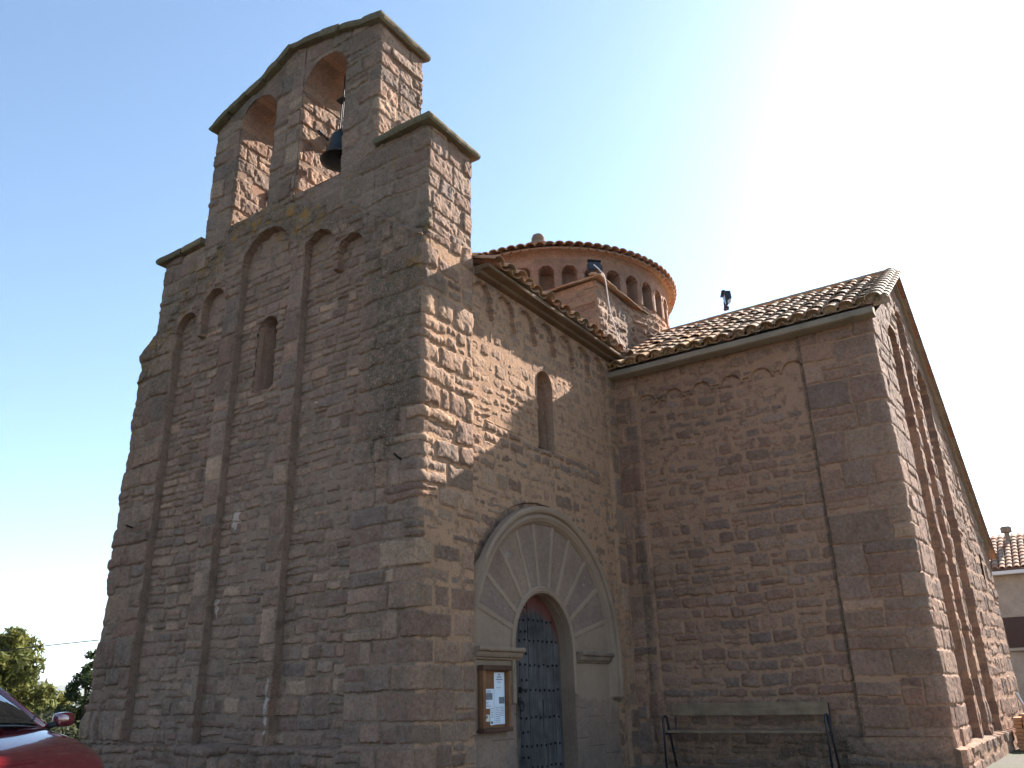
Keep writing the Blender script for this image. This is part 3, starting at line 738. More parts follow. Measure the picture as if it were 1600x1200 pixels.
def g_hole(px, py, s, z): return (s == 1) & (np.abs(px-13.4) < .12) & (z > 2.95) & (z < 3.95-.25)
path_wall('transept_gable_wall', M['trans'], church, tr_path, -.25, zt_g, 330, tr_depth, regs_tr, 500, g_hole, lich_tr, slice(it, None))
yg = YS-KR*(13.4-XT)
MB().box(13.25, 13.55, yg+.16, yg+.2, 2.85, 3.85).build('slot_window', M['dark'], church)

# --- plain rear walls that close the body of the church
def plain_wall(name, mat, pts, z0, z1, seed, regk=None):
    p = make_path(pts, [.12]*(len(pts)-1), .03, 1)
    L = p[2][-1]
    path_wall(name, mat, church, p, z0, z1, int((np.max(z1 if np.ndim(z1) else [z1])-z0)/.12), lambda a, b, s, z: np.zeros_like(z)+.03, [Reg(0, L+.1, z0-.1, 14, h=(.25, .45), w=(.3, .8), relief=.03)], seed)
plain_wall('rear_wall', M['trans'], [(15., 0.), (15., 1.), (13., 1.2), (13., 5.5), (12.2, 6.5), (1.4, 6.5)], -.25, 6.9, 900)

# --- bell gable
XB = .08; XBK = 1.13
belfry = MB  # (kept as parts of the church)
GAB = np.array([(1.05, 11.66), (1.86, 11.90), (2.3, 12.03), (2.96, 12.13), (3.25, 12.21), (3.52, 12.07), (4.05, 11.84), (4.46, 11.70), (5.30, 11.37)])
def gab(y): return np.interp(y, GAB[:, 0], GAB[:, 1])
BL = dict(c=4.095, r=.485, s=11.10, b=8.80); BR = dict(c=2.36, r=.53, s=11.13, b=8.95)
def arch_z(y, o): return o['s']+np.sqrt(np.maximum(o['r']**2-(y-o['c'])**2, 0))
bel_regs = [Reg(0, 15, 6, 13, h=(.20, .44), w=(.24, .75), relief=.016, pil=.014, smear=lambda u, z: .05+.35*sst(.5, .7, fbm(u, z, 55, 3)), rough=.026, off=.014, thr=.004, rag=.026)]
def bel_depth(px, py, s, z): return .01*(fbm(py*2, z*2, 9)-.5)
def bel_lich(px, py, s, z):
    n1 = fbm(py*1.1+px, z*1.1, 231, 4); n2 = fbm((py+px)*3.1, z*.6, 241, 3)
    fr = s*0+1.; fr = np.where((px > XB+.10), 0, 1.)
    a = fr*(.18+.40*sst(.46, .68, n1)+.35*sst(9.4, 8.2, z)*sst(.3, .55, n2))+.25*(1-fr)*sst(.6, .75, n1)
    ex = fr*(.7*sst(9.6, 8.6, z)*sst(.42, .62, n1)+.35*sst(.5, .7, n2)*(py < 2.2))
    return np.clip(a, 0, 1), np.clip(ex, 0, 1)
bg = tag(empty('bell_gable')); bg.parent = church
def bel(pts, steps, zb, zt, nr, seed, r=.04, hole=None):
    p = make_path(pts, steps, r)
    P, Nn, U, S = p
    return path_wall('masonry', M['gable'], bg, (P, Nn, U+10-pts[0][1], S), zb, zt, nr, bel_depth, bel_regs, 300, hole, bel_lich)
cst = .017; far = .03
# (fronts wrap round to their south-facing side: shoulder, upper wall, both reveals)
bel([(XB, 6.40), (XB, 5.27)], [cst], lambda P, S: ledge(P[:, 1])-.4, 8.80, 110, 301)                                        # north shoulder
bel([(XB, 1.06), (XB, 0.0), (XBK, 0.0)], [cst, cst], 6.9, 9.10, 130, 302)                                                       # south shoulder and its side
bel([(XB, 5.28), (XB, BL['c']+BL['r']), (XBK, BL['c']+BL['r'])], [cst, cst], 8.2, lambda P, S: np.where((S == 1) | (P[:, 1] < BL['c']+BL['r']+.03), BL['s'], gab(P[:, 1])), 170, 303, hole=lambda x, y, s, z: (s == 1) & (x > .46) & (x < .80) & (z > 9.88) & (z < 10.12))
bel([(XB, BL['c']-BL['r']), (XB, BR['c']+BR['r']), (XBK, BR['c']+BR['r'])], [cst, cst], 8.3, lambda P, S: np.where((S == 1) | (P[:, 1] < BR['c']+BR['r']+.03), BR['s'], gab(P[:, 1])), 180, 304)
bel([(XB, BR['c']-BR['r']), (XB, 1.06), (XBK, 1.06)], [cst, cst], 7.2, lambda P, S: np.where(S == 1, 11.66, gab(P[:, 1])), 260, 305)
for o, sd_ in ((BL, 306), (BR, 307)):
    bel([(XB, o['c']+o['r']+.05), (XB, o['c']-o['r'])], [cst], lambda P, S, o=o: arch_z(P[:, 1], o), lambda P, S: gab(P[:, 1]), 50, sd_)
    bel([(XB, o['c']+o['r']), (XB, o['c']-o['r'])], [cst], 8.0, o['b'], 40, sd_+5)
    # soffit of the arch
    th = np.linspace(-.02, math.pi+.02, 46); xs = np.linspace(XB-.005, XBK, 34); TH, XX = np.meshgrid(th, xs, indexing='ij')
    rr = o['r']-.012*(fbm(TH*5, XX*5, sd_)-.2); V = np.stack([XX, o['c']+rr*np.cos(TH), o['s']+rr*np.sin(TH)], -1).reshape(-1, 3)
    A = np.stack([_h(np.floor(TH*3).astype(int), np.floor(XX*1.9).astype(int), 5)*.6, .35*fbm(TH*2, XX*2, 3), .1+0*TH, 0*TH], -1).reshape(-1, 4)
    mesh_obj('arch_soffit', V, grid_faces(46, 34)[:, ::-1], M['gable'], bg, False, A)
    # south reveal and sill, seen from the other side
    mb = MB(); y = o['c']-o['r']; mb.add([(XB, y, 8), (XBK, y, 8), (XBK, y, o['s']), (XB, y, o['s'])], [(0, 1, 2, 3)]); mb.add([(XB, o['c']-o['r'], o['b']), (XBK, o['c']-o['r'], o['b']), (XBK, o['c']+o['r'], o['b']), (XB, o['c']+o['r'], o['b'])], [(0, 1, 2, 3)])
    mb.build('opening_reveal', M['gable'], bg, recalc=False)
# putlog hole in the reveal of the north opening, back face of the gable, tops
mb = MB()
def bq(y0, y1, zb0, zb1, zt0, zt1): mb.add([(XBK, y0, zb0), (XBK, y1, zb1), (XBK, y1, zt1), (XBK, y0, zt0)], [(0, 1, 2, 3)])
bq(0, 1.06, 6.9, 6.9, 9.1, 9.1); bq(5.28, 6.4, 6, 6, 8.8, 8.8); bq(1.06, BR['c']-BR['r'], 6.9, 6.9, 11.66, gab(1.83)); bq(BR['c']+BR['r'], BL['c']-BL['r'], 6.9, 6.9, 12.1, 12.05); bq(BL['c']+BL['r'], 5.28, 6.9, 6.9, 11.66, 11.37)
for o in (BL, BR):
    ys = np.linspace(o['c']-o['r'], o['c']+o['r'], 17)
    for a, b in zip(ys, ys[1:]): bq(a, b, arch_z(a, o), arch_z(b, o), gab(a), gab(b)); bq(a, b, 6.9, 6.9, o['b'], o['b'])
mb.add([(XB, 5.28, 8), (XBK, 5.28, 8), (XBK, 5.28, 11.37), (XB, 5.28, 11.37)], [(0, 1, 2, 3)]); mb.add([(XB, 6.4, 6), (XBK, 6.4, 6), (XBK, 6.4, 8.8), (XB, 6.4, 8.8)], [(0, 1, 2, 3)])
mb.build('rear_face', M['gable'], bg, recalc=False)
MB().box(.44, .82, BL['c']+BL['r']+.02, BL['c']+BL['r']+.3, 9.86, 10.14).build('putlog_hole', M['west'], bg)

def slab(mb, c, hx, ly, th, ang, jit=.02, seed=0):
    """one rough stone slab, centred at c (top), long in y, tilted by ang about x"""
    nx, ny, nz = 18, max(6, int(ly/.05)), 3
    pts = {}; V = []; F = []
    Mx = Matrix.Translation(c) @ Matrix.Rotation(ang, 4, 'X')
    def vid(i, j, k):
        if (i, j, k) not in pts:
            x = (i/nx-.5)*2*hx; y = (j/ny-.5)*ly; z = -th+(k/nz)*th
            e = (.018 if k in (0, nz) else 0)
            ix = 1 if i in (0, nx) else 0; iy = 1 if j in (0, ny) else 0
            x -= math.copysign(e*ix, x); y -= math.copysign(e*iy, y)
            q = np.array([x*7+seed]), np.array([y*7+z*5+seed*3.])
            n = fbm(*q, 3, 3)[0]-.5; n2 = vn(np.array([y*3+seed*1.7]), np.array([x*2.]), 9)[0]-.5
            x += n*jit*2.5*ix+n2*.05*ix; y += n*jit*2*iy; z += n*jit*2+n2*.02
            pts[i, j, k] = len(V); V.append(Mx @ Vector((x, y, z)))
        return pts[i, j, k]
    for i in range(nx):
        for j in range(ny):
            F.append((vid(i, j, nz), vid(i+1, j, nz), vid(i+1, j+1, nz), vid(i, j+1, nz))); F.append((vid(i, j, 0), vid(i, j+1, 0), vid(i+1, j+1, 0), vid(i+1, j, 0)))
    for k in range(nz):
        for j in range(ny):
            F.append((vid(0, j, k), vid(0, j, k+1), vid(0, j+1, k+1), vid(0, j+1, k))); F.append((vid(nx, j, k), vid(nx, j+1, k), vid(nx, j+1, k+1), vid(nx, j, k+1)))
        for i in range(nx):
            F.append((vid(i, 0, k), vid(i+1, 0, k), vid(i+1, 0, k+1), vid(i, 0, k+1))); F.append((vid(i, ny, k), vid(i, ny, k+1), vid(i+1, ny, k+1), vid(i+1, ny, k)))
    mb.add(V, F, (random.random(), .1, .35+.4*random.random(), .35*random.random()))
xc = (XB+XBK)/2; hx = (XBK-XB)/2+.13
def cope(*a, **k):
    m_ = MB(); slab(m_, *a, **k); return m_.build('coping_slab', M['slab'], bg)
ys = [.93, 1.42, 1.95, 2.42, 2.9, 3.27, 3.62, 4.02, 4.45, 4.92, 5.43]
for i, (a, b) in enumerate(zip(ys, ys[1:])):
    za, zb_ = gab(a)+.13+random.uniform(-.012, .012), gab(b)+.13+random.uniform(-.012, .012)
    if a < 1: za = 11.62+.13
    if b > 5.3: zb_ = 11.30+.13
    cope(((xc+random.uniform(-.02, .02)), (a+b)/2, (za+zb_)/2), hx+random.uniform(-.02, .03), math.hypot(b-a, zb_-za)+.004, .13+random.uniform(-.02, .02), math.atan2(zb_-za, b-a), seed=i)
cope((xc, .35, 9.20), hx, .95, .12, R(1.5), seed=31); cope((xc, .93, 9.215), hx-.01, .25, .115, R(1), seed=32)
cope((xc, 6.2, 8.92), hx, .70, .12, R(-2), seed=33); cope((xc, 5.55, 8.945), hx-.02, .62, .12, R(-1), seed=34)

# ------------------------------------------------------------------ tiled roofs
def tile_geo(mb, o, e, u, n, r0, r1, L, cover, a, seg=7, th=.016):
    """one barrel tile; o = centre of the lower end, e = along eave, u = up slope, n = normal"""
    V = []; ro = (r0, r1)
    for end in (0, 1):
        for shell in (0, 1):
            for k in range(seg+1):
                t = math.pi*k/seg; rr = ro[end]-shell*th
                cx = math.cos(t)*rr; cz = math.sin(t)*rr*(.70 if cover else -.6)
                V.append(o+e*cx+u*(L*end)+n*cz)
    m = seg+1; F = []
    for k in range(seg):
        F += [(k, k+1, 2*m+k+1, 2*m+k), (m+k, 3*m+k, 3*m+k+1, m+k+1), (k, m+k, m+k+1, k+1), (2*m+k, 2*m+k+1, 3*m+k+1, 3*m+k)]
    mb.add(V, F, a)
def tile_field(mb, o, e, u, n, ncol, nrow, sp=.205, L=.42, lap=.34, k=1., plug=False, ochre=lambda i, j: 0., rr=(0, 1), skip=lambda i, j: False):
    for i in range(ncol):
        c = o+e*(sp*i)+u*.10+n*(.055+.03*(k-1)); q = [c+e*(math.cos(math.pi*m/8)*.088*k)+n*(math.sin(math.pi*m/8)*.062*k) for m in range(9)]
        if plug: mb.add(q+[c-e*.088*k-n*.06, c+e*.088*k-n*.06], [tuple(range(11))], (.52, 0, 0, .5))
        for j in range(nrow-1, -1, -1):
            if skip(i, j): continue
            jt = Vector((random.gauss(0, .006), random.gauss(0, .006), random.gauss(0, .004)))
            b = o+e*(sp*i)+u*(lap*j+random.gauss(0, .025))+n*(.012)+jt*1.6
            uu = (u+n*-.05+e*random.gauss(0, .02)).normalized()
            tile_geo(mb, b+e*sp*.5+n*.055*k, e, uu, n, .098*k, .085*k, L, False, (rr[0]+(rr[1]-rr[0])*random.random()**1.3, 0, 0, ochre(i, j)))
            tile_geo(mb, b+n*(.055+.03*(k-1)), e, uu, n, .104*k, .088*k, L, True, (rr[0]+(rr[1]-rr[0])*random.random(), 0, 0, ochre(i, j)))
# nave roof: eave along the south wall, slope up to the ridge
def nave_roof():
    mb = MB(); sl = R(24); e = Vector((1, 0, 0)); u = Vector((0, math.cos(sl), math.sin(sl))); n = Vector((0, -math.sin(sl), math.cos(sl)))
    o = Vector((1.32, -.34, 7.08)); nc = 16
    tile_field(mb, o, e, u, n, nc, 3, sp=.30, k=1.32, ochre=lambda i, j: random.random()*.9 if random.random() < .6 else .1, rr=(0, .75))
    # upper slope as bedding sheet with tiles in long runs
    for i in range(nc+1):
        for j in range(3, 11):
            b = o+e*(.30*i)+u*(.34*j); tile_geo(mb, b+n*.085, e, (u-n*.05).normalized(), n, .13, .11, .42, True, (random.random()*.7, 0, 0, .2), seg=4)
    a = o-e*.18-u*.0-n*.055; L = 3.86
    V = [a, a+e*5.2, a+e*5.2+u*L, a+u*L]; mb.add(V+[v-n*.02 for v in V], [(0, 1, 2, 3), (7, 6, 5, 4), (0, 4, 5, 1)])
    # north slope
    top = a+u*L; dn = Vector((0, math.cos(sl), -math.sin(sl))); mb.add([top, top+e*8, top+e*8+dn*4, top+dn*4], [(0, 1, 2, 3)])
    mb.build('nave_roof', M['tile'], church, recalc=False)
    c = MB()
    xs = np.linspace(1.13, 5.72, 60); prof = [(-.06, 6.95), (-.16, 6.955), (-.175, 6.965), (-.18, 7.005), (-.30, 7.01), (-.325, 7.02), (-.325, 7.06), (-.30, 7.075), (-.06, 7.09)]
    V = []; F = []; k = len(prof)
    for i, x in enumerate(xs):
        q = .012*(vn(np.array([x*1.6]), np.array([0.]), 3)[0]-.5)
        for y, z in prof: V.append((x, y+q+.004*random.random(), z+q*1.5))
    for i in range(59):
        for m in range(k-1): F.append((i*k+m, (i+1)*k+m, (i+1)*k+m+1, i*k+m+1))
    F.append(tuple(range(k))); c.add(V, F); c.build('nave_cornice', M['eave'], church)
nave_roof()
def transept_roof():
    rx, rz = 8.95, 8.84; ex, ez = 5.46, 6.80
    sl = math.atan2(rz-ez, rx-ex); L = math.hypot(rz-ez, rx-ex)
    e = Vector((0, -1, 0)); u = Vector((math.cos(sl), 0, math.sin(sl))); n = Vector((-math.sin(sl), 0, math.cos(sl)))
    mb = MB(); o = Vector((ex, .02, ez-.035)); nc = 19; nr = int(L/.34)
    def och(i, j): return np.clip((1.0 if i < 9 else .25)*(1.1-j*.13)+random.uniform(-.3, .3), 0, 1)
    tile_field(mb, o, e, u, n, nc, nr, sp=.262, k=1.22, plug=True, rr=(.05, 1.), ochre=och)
    a = o+e*-.2-n*.05+u*.05; V = [a, a+e*5.02, a+e*5.02+u*(L-.05), a+u*(L-.05)]
    mb.add(V, [(0, 1, 2, 3)])
    # verge: tiles laid along the south edge, doubled
    for j in range(nr+1):
        b = o+e*4.885+u*(.34*j-.02)+n*.10
        tile_geo(mb, b, e, (u-n*.045).normalized(), n, .13, .115, .42, True, (random.uniform(.3, .9), 0, 0, .1))
        tile_geo(mb, b+e*.10-n*.075+u*.08, e, (u-n*.045).normalized(), n, .10, .088, .42, True, (random.uniform(.3, .9), 0, 0, .1))
    for dz in (.10, .025):
        c = o+e*(4.885+(.10 if dz < .1 else 0))+n*(dz-.01)+u*.06; q = [c+e*(math.cos(math.pi*m/8)*.125)+n*(math.sin(math.pi*m/8)*.105) for m in range(9)]; mb.add(q+[c-e*.125-n*.07, c+e*.125-n*.07], [tuple(range(11))], (.6, 0, 0, .1))
    # ridge tiles
    for k in range(13):
        y = .0-.37*k; tile_geo(mb, Vector((rx, y-.3, rz+.02+.004*random.random())), Vector((1, 0, 0)), Vector((0, 1, .05)).normalized(), Vector((0, 0, 1)), .13, .11, .45, True, (random.random(), 0, 0, random.random()*.4))
    tile_geo(mb, Vector((rx, -4.88, rz+.06)), Vector((1, 0, 0)), Vector((0, 1, -.2)).normalized(), Vector((0, 0, 1)), .10, .12, .25, True, (.6, 0, 0, 0))
    # east slope (hidden from the front)
    es = math.atan2(rz-3.98, 15.15-rx); d = Vector((math.cos(es), 0, -math.sin(es))); Le = math.hypot(rz-3.98, 15.15-rx); ne = Vector((math.sin(es), 0, math.cos(es)))
    tp = Vector((rx, 0, rz-.02))
    for j in range(int(Le/.34)+1):
        y = -4.90-KR*(j*.34*math.cos(es))+.0
        b = Vector((rx, y, rz))+d*(.34*j+.42)
        tile_geo(mb, b+ne*.03, Vector((0, 1, 0)), (-d-ne*.04).normalized(), ne, .10, .088, .44, True, (random.random(), 0, 0, 0))
    A0 = Vector((rx, -4.89, rz-.01)); A1 = A0+d*Le; A1.y -= .2; B0 = Vector((rx, 1., rz-.03)); B1 = B0+d*Le
    mb.add([A0, A1, B1, B0]+[v-ne*.06 for v in (A0, A1, B1, B0)], [(0, 1, 2, 3), (7, 6, 5, 4), (0, 4, 5, 1), (1, 5, 6, 2)])
    mb.build('transept_roof', M['tile'], church, recalc=False)
    c = MB(); ys = np.linspace(.02, -4.83, 60); prof = [(5.66, 6.60), (5.47, 6.605), (5.43, 6.62), (5.43, 6.70), (5.46, 6.735), (5.66, 6.76)]; V = []; F = []; k = len(prof)
    for i, y in enumerate(ys):
        q = .018*(vn(np.array([y*1.1]), np.array([0.]), 3)[0]-.5)
        for x, z in prof: V.append((x+q+.004*random.random(), y, z+q))
    for i in range(59):
        for m in range(k-1): F.append((i*k+m, (i+1)*k+m, (i+1)*k+m+1, i*k+m+1))
    F.append(tuple(range(k))); F.append(tuple(59*k+m for m in range(k))); c.add(V, F); c.build('transept_cornice', M['cornice'], church)
transept_roof()

# ------------------------------------------------------------------ drum over the crossing
DX, DY, DRAD = 9.0, 3.25, 3.0
def drum():
    nth = 900; th = np.linspace(0, 2*math.pi, nth+1); nz = 120; zs = np.linspace(7.0, 10.47, nz)
    TH, Z = np.meshgrid(th, zs, indexing='ij')
    per = R(10.15); ph = np.mod(TH-R(-146.0)+per/2, per)-per/2; s = ph*DRAD; idx = np.floor((TH-R(-146.0)+per/2)/per)
    hw = .170; spring = 9.88
    ins = (np.abs(s) < hw) & (Z > 9.40) & (Z < spring+np.sqrt(np.maximum(hw*hw-s*s, 0)))
    rr = np.hypot(s, np.maximum(Z-spring, 0)); rim = (rr > hw) & (rr < hw+.065) & (Z > spring-.02)
    d = np.zeros_like(Z)
    col = (Z > 9.40) & (Z <= spring) & ~ins; d = np.where(col, -.02-.05*sst(hw+.11, hw, np.abs(s))*0+.03*np.cos((np.abs(s)-.265)/.12*1.3), d)
    d = np.where(Z > 9.40, d+.02, d)
    d = np.where(rim, .035, d); deep = .40-.08*vn(idx, idx*0, 3)
    d = np.where(ins, -deep*np.sqrt(np.clip(1-(s/hw)**2*.75, 0, 1)), d)
    d = np.where(Z > 10.30, d+.05*sst(10.30, 10.42, Z), d)
    U = TH.ravel()*DRAD; reg = [Reg(-.1, 20, 6.9, 9.40, h=(.16, .3), w=(.2, .5), relief=.035, pil=.04, smear=.55, rough=.04, rag=.03)]
    h, rnd, mo = mason(reg, U, Z.ravel(), 700); low = (Z.ravel() < 9.40)
    dd = d.ravel()+h*low+.022*(fbm(U*6, Z.ravel()*6, 5, 4)-.5)
    rnd = np.where(low, rnd, np.where(rim.ravel(), np.where(_h(np.floor(np.arctan2(Z-spring, s)*5).astype(int).ravel(), idx.ravel(), 3) > .35, 1., .58), .55+.2*_h(np.floor(Z*4).astype(int).ravel(), idx.ravel(), 8)))
    rnd = np.where(ins.ravel(), .66, rnd)
    mo = np.where(low, mo, np.where(rim.ravel(), .1, np.where(ins.ravel(), .25, .15+.5*fbm(U*2, Z.ravel()*2, 23, 3))))
    mo = np.where((Z.ravel() > 10.08) & ~rim.ravel() & ~ins.ravel(), .4, mo)
    Rr = DRAD+dd; V = np.stack([DX+Rr*np.cos(TH.ravel()), DY+Rr*np.sin(TH.ravel()), Z.ravel()], -1)
    A = np.stack([rnd, mo, .25*sst(.55, .7, fbm(U*1.2, Z.ravel()*1.2, 8)), 0*mo], -1)
    mesh_obj('drum', V, grid_faces(nth+1, nz), M['trans'], church, False, A)
    mb = MB(); n = 92; k = math.atan2(1.25, 3.2); c, s_ = math.cos(k), math.sin(k)
    # under-eave ring
    V = []; F = []
    for i in range(97):
        t = 2*math.pi*i/96
        for r_, z in ((2.98, 10.40), (3.16, 10.44), (3.17, 10.47), (3.0, 10.5)): V.append((DX+r_*math.cos(t), DY+r_*math.sin(t), z))
    for i in range(96):
        for m in range(3): F.append((i*4+m, (i+1)*4+m, (i+1)*4+m+1, i*4+m+1))
    mb.add(V, F, (.3, 0, 0, 0))
    for i in range(n):
        t = 2*math.pi*i/n; er = Vector((math.cos(t), math.sin(t), 0)); e = Vector((-math.sin(t), math.cos(t), 0)); u = -er*c+Vector((0, 0, s_)); nn = er*s_+Vector((0, 0, c))
        for j in range(7):
            rad = 3.24-.34*c*j
            if rad < .4: break
            f = rad/3.24; base = Vector((DX, DY, 10.41+.34*s_*j))+er*rad
            if j > 0 and i % (1 if f > .6 else 2): continue
            wd = .122
            tile_geo(mb, base+nn*.07, e, (u-nn*.05).normalized(), nn, wd, wd*.8, .42, True, (random.random()*.4, 0, 0, .1*random.random()), seg=6, th=.026)
            if j < 2: tile_geo(mb, base+e*(math.pi*3.24/n)*f+nn*.02, e, (u-nn*.05).normalized(), nn, .10, .08, .42, False, (random.random()*.5, 0, 0, 0), seg=5)
    V = [(DX, DY, 11.80)]+[(DX+3.1*math.cos(2*math.pi*i/48), DY+3.1*math.sin(2*math.pi*i/48), 10.50) for i in range(48)]
    mb.add(V, [(0, 1+i, 1+(i+1) % 48) for i in range(48)], (.3, 0, 0, 0))
    mb.build('drum_roof', M['tile'], church, recalc=False)
    f = MB(); f.lathe([(.40, 0), (.40, .20), (.33, .26), (.24, .31), (.16, .36), (.18, .42), (.185, .49), (.15, .58), (.08, .625), (0, .635)], 20, (DX-.1, DY+.22, 12.12), a=(.55, .5, .1, 0)); f.build('finial', M['gable'], church, True)
    # square base block with its own little roof, clasping the drum
    x0, y0 = 6.20, .45
    bp = make_path([(x0, 4.5), (x0, y0), (9.5, y0)], [.03, .03], .03)
    path_wall('drum_base', M['gable'], church, bp, 7.2, 9.22, 80, lambda a, b, s, z: np.zeros_like(z), [Reg(0, 4.05-.0, 7, 9.4, h=(.2, .34), w=(.3, .8), relief=.012, pil=.04, smear=.75, rag=.02), Reg(4.05, 9, 7, 9.4, h=(.2, .36), w=(.3, .6), relief=.04, pil=.05, smear=.35, rough=.04)], 720)
    rf = MB(); o1 = .16
    # thin stone/tile slabs along both eaves, sloping up to the drum
    sl = R(17)
    for k in range(9):
        w_ = .27*k+.05
        for q in range(2):
            Lk = min(w_+.22, 1.2)-.05*q; a_ = (random.random()*.8, 0, 0, .4*random.random())
            Mx = Matrix.Translation((x0-o1+.03*random.random(), y0-o1+.27*k, 9.22+.03*q)) @ Matrix.Rotation(-sl, 4, 'Y') @ Matrix.Rotation(random.gauss(0, .03), 4, 'Z')
            rf.box(.07*q, Lk, 0, .262, 0, .026, .004, Mx, a_)
            Mx = Matrix.Translation((x0-o1+.27*k, y0-o1-.01+.03*random.random(), 9.225+.03*q)) @ Matrix.Rotation(sl, 4, 'X') @ Matrix.Rotation(random.gauss(0, .03), 4, 'Z')
            rf.box(0, .262, .07*q, Lk, 0, .026, .004, Mx, (random.random()*.8, 0, 0, .3*random.random()))
    rf.build('drum_base_roof', M['tile'], church)
    MB().box(x0-.025, x0+.1, y0+.02, y0+.30, 9.06, 9.10, .005).box(x0-.03, x0+.16, y0-.03, y0+.015, 9.06, 9.10, .005).build('corner_batten', M['beam'], church)
drum()

# ------------------------------------------------------------------ bell
def bell():
    c = Vector((.62, 2.46, 9.78))
    t = tag(empty('bell', c), 'dark bronze bell hanging in the right-hand arch of the bell gable', 'bell')
    b = MB(); prof = [(.0, .52), (.10, .52), (.15, .50), (.175, .46), (.185, .38), (.20, .28), (.225, .18), (.27, .08), (.33, .01), (.345, 0), (.33, .0), (.30, .03), (.25, .12), (.21, .22), (.18, .38), (.12, .47), (0, .48)]
    b.lathe([(r_*.98, z*1.06) for r_, z in prof], 40); b.build('body', M['bronze'], t, True)
    k = MB(); k.tube([(0, 0, .46), (.01, 0, .2), (.02, 0, .03)], [.014, .018, .03], 8); k.build('clapper', M['iron'], t)
    cr = MB()
    cr.box(-.07, .07, -.05, .05, .50, .64, .015); cr.build('crown', M['bronze'], t)
    st = MB()
    for dx, dy in ((-.05, -.05), (.0, .05), (.05, -.0)): st.tube([(dx, dy, .60), (dx*.9, dy*.9-.02, 1.30)], .013, 6)
    st.box(-.08, .08, -.10, .10, 1.28, 1.32, .006)
    st.tube([(0, 0, 1.30), (0, -.01, 1.86)], .012, 6); st.build('hanging_straps', M['rubber'], t)
    y = MB(); y.box(.02, .20, -.60, .43, .52, .68, .025); y.build('headstock', M['beam'], t)
    l = MB(); l.tube([(.03, .34, .60), (-.05, .40, .70), (-.16, .40, .73)], .022, 8); l.build('lever', M['iron'], t)
bell()

# ------------------------------------------------------------------ bench
def bench():
    t = tag(empty('bench', (5.38, -1.95, -.05)), 'wooden bench with tubular black steel legs against the side arm wall', 'bench')
    b = MB(); b.box(.13, .165, -1.22, 1.22, .68, .86, .006); b.build('backrest', M['bench'], t)
    s = MB(); s.box(-.22, .10, -1.22, 1.22, .445, .48, .006); s.build('seat', M['bench'], t)
    for y in (-1.26, 1.22):
        l = MB(); pts = [(-.26, y, -.06), (-.25, y, .45)]+[(-.17-.08*math.cos(a), y, .62+.07*math.sin(a)) for a in np.linspace(0, math.pi, 9)]+[(-.02, y, .40), (.13, y, -.06)]
        l.tube(pts, .018, 10); l.tube([(-.25, y, .43), (-.05, y, .43)], .014, 8); l.build('leg', M['tubeblack'], t, True)
        g = MB(); yy = y*.97; g.tube([(-.1, yy, .432), (.10, yy, .432), (.145, yy, .50), (.178, yy, .84)], .014, 8); g.build('back_support', M['tubeblack'], t, True)
bench()

# ------------------------------------------------------------------ notice board
def board():
    x0, x1, z0, z1 = 1.19, 1.80, .58, 1.37; yb = -.03
    t = tag(empty('notice_board', ((x0+x1)/2, yb, z0)), 'small wooden notice case with white printed sheets left of the church door', 'notice board')
    ox = (x0+x1)/2
    def bx(mb, a, b, ya, yb_, c, d, bv=.004): mb.box(a-ox, b-ox, ya, yb_, c-z0, d-z0, bv)
    m = MB(); bx(m, x0, x1, -.012, .008, z0+.02, z1-.02); m.build('backing', M['oak'], t)
    f = MB(); bx(f, x0, x0+.055, -.08, 0, z0+.04, z1-.05); f.build('stile', M['oak'], t); f = MB(); bx(f, x1-.045, x1, -.08, 0, z0+.04, z1-.05); f.build('stile', M['oak'], t)
    c = MB(); bx(c, x0-.02, x1+.02, -.10, 0, z1-.065, z1, .01); c.build('top_rail', M['oakx'], t)
    c = MB(); bx(c, x0-.02, x1+.02, -.10, 0, z0-.01, z0+.045, .01); c.build('bottom_rail', M['oakx'], t)
    def sheet(name, a, b, c_, d, y, mat):
        q = MB(); bx(q, a, b, y-.002, y, c_, d, 0); return q.build(name, mat, t)
    sA = sheet('sheet', 1.51, 1.745, .66, 1.285, -.016, M['paper']); sB = sheet('sheet', 1.262, 1.506, .85, 1.085, -.014, M['paper']); sC = sheet('sheet', 1.42, 1.508, .655, .846, -.014, M['paper']); sD = sheet('sheet', 1.262, 1.41, .70, .78, -.013, M['paper2'])
    ink = MB()
    def ln(a, b, z, h=.008, y=-.0188): ink.box(a-ox, b-ox, y, y+.0005, z-z0, z+h-z0)
    # the lettering is too small to read in the photograph: lines of print only
    for a, b, z, h in ((1.60, 1.65, 1.250, .013), (1.575, 1.68, 1.222, .014), (1.555, 1.705, 1.192, .014), (1.58, 1.665, 1.162, .008), (1.555, 1.595, 1.095, .006), (1.62, 1.65, 1.092, .010)): ln(a, b, z, h)
    for k in range(9): ln(1.53, 1.53+.09+.03*random.random(), .86-.022*k, .006)
    for k in range(6): ln(1.64, 1.64+.07+.02*random.random(), .86-.02*k, .006)
    for k in range(2): ln(1.28, 1.44, 1.058-.016*k, .007, -.0168)
    for k in range(4): ln(1.28, 1.36+.1*random.random(), .925-.017*k, .006, -.0168)
    for k in range(5): ln(1.435, 1.49, .82-.02*k, .005, -.0168)
    ink.build('print', M['ink'], t)
    for a, b, c_, d, y in ((1.275, 1.47, .955, 1.035, -.0185), (1.612, 1.735, .905, .985, -.021), (1.43, 1.475, .67, .70, -.0185), (1.275, 1.36, .735, .77, -.0185)):
        q = MB(); bx(q, a, b, y, y+.001, c_, d, 0); q.build('photograph', M['photo'], t)
board()

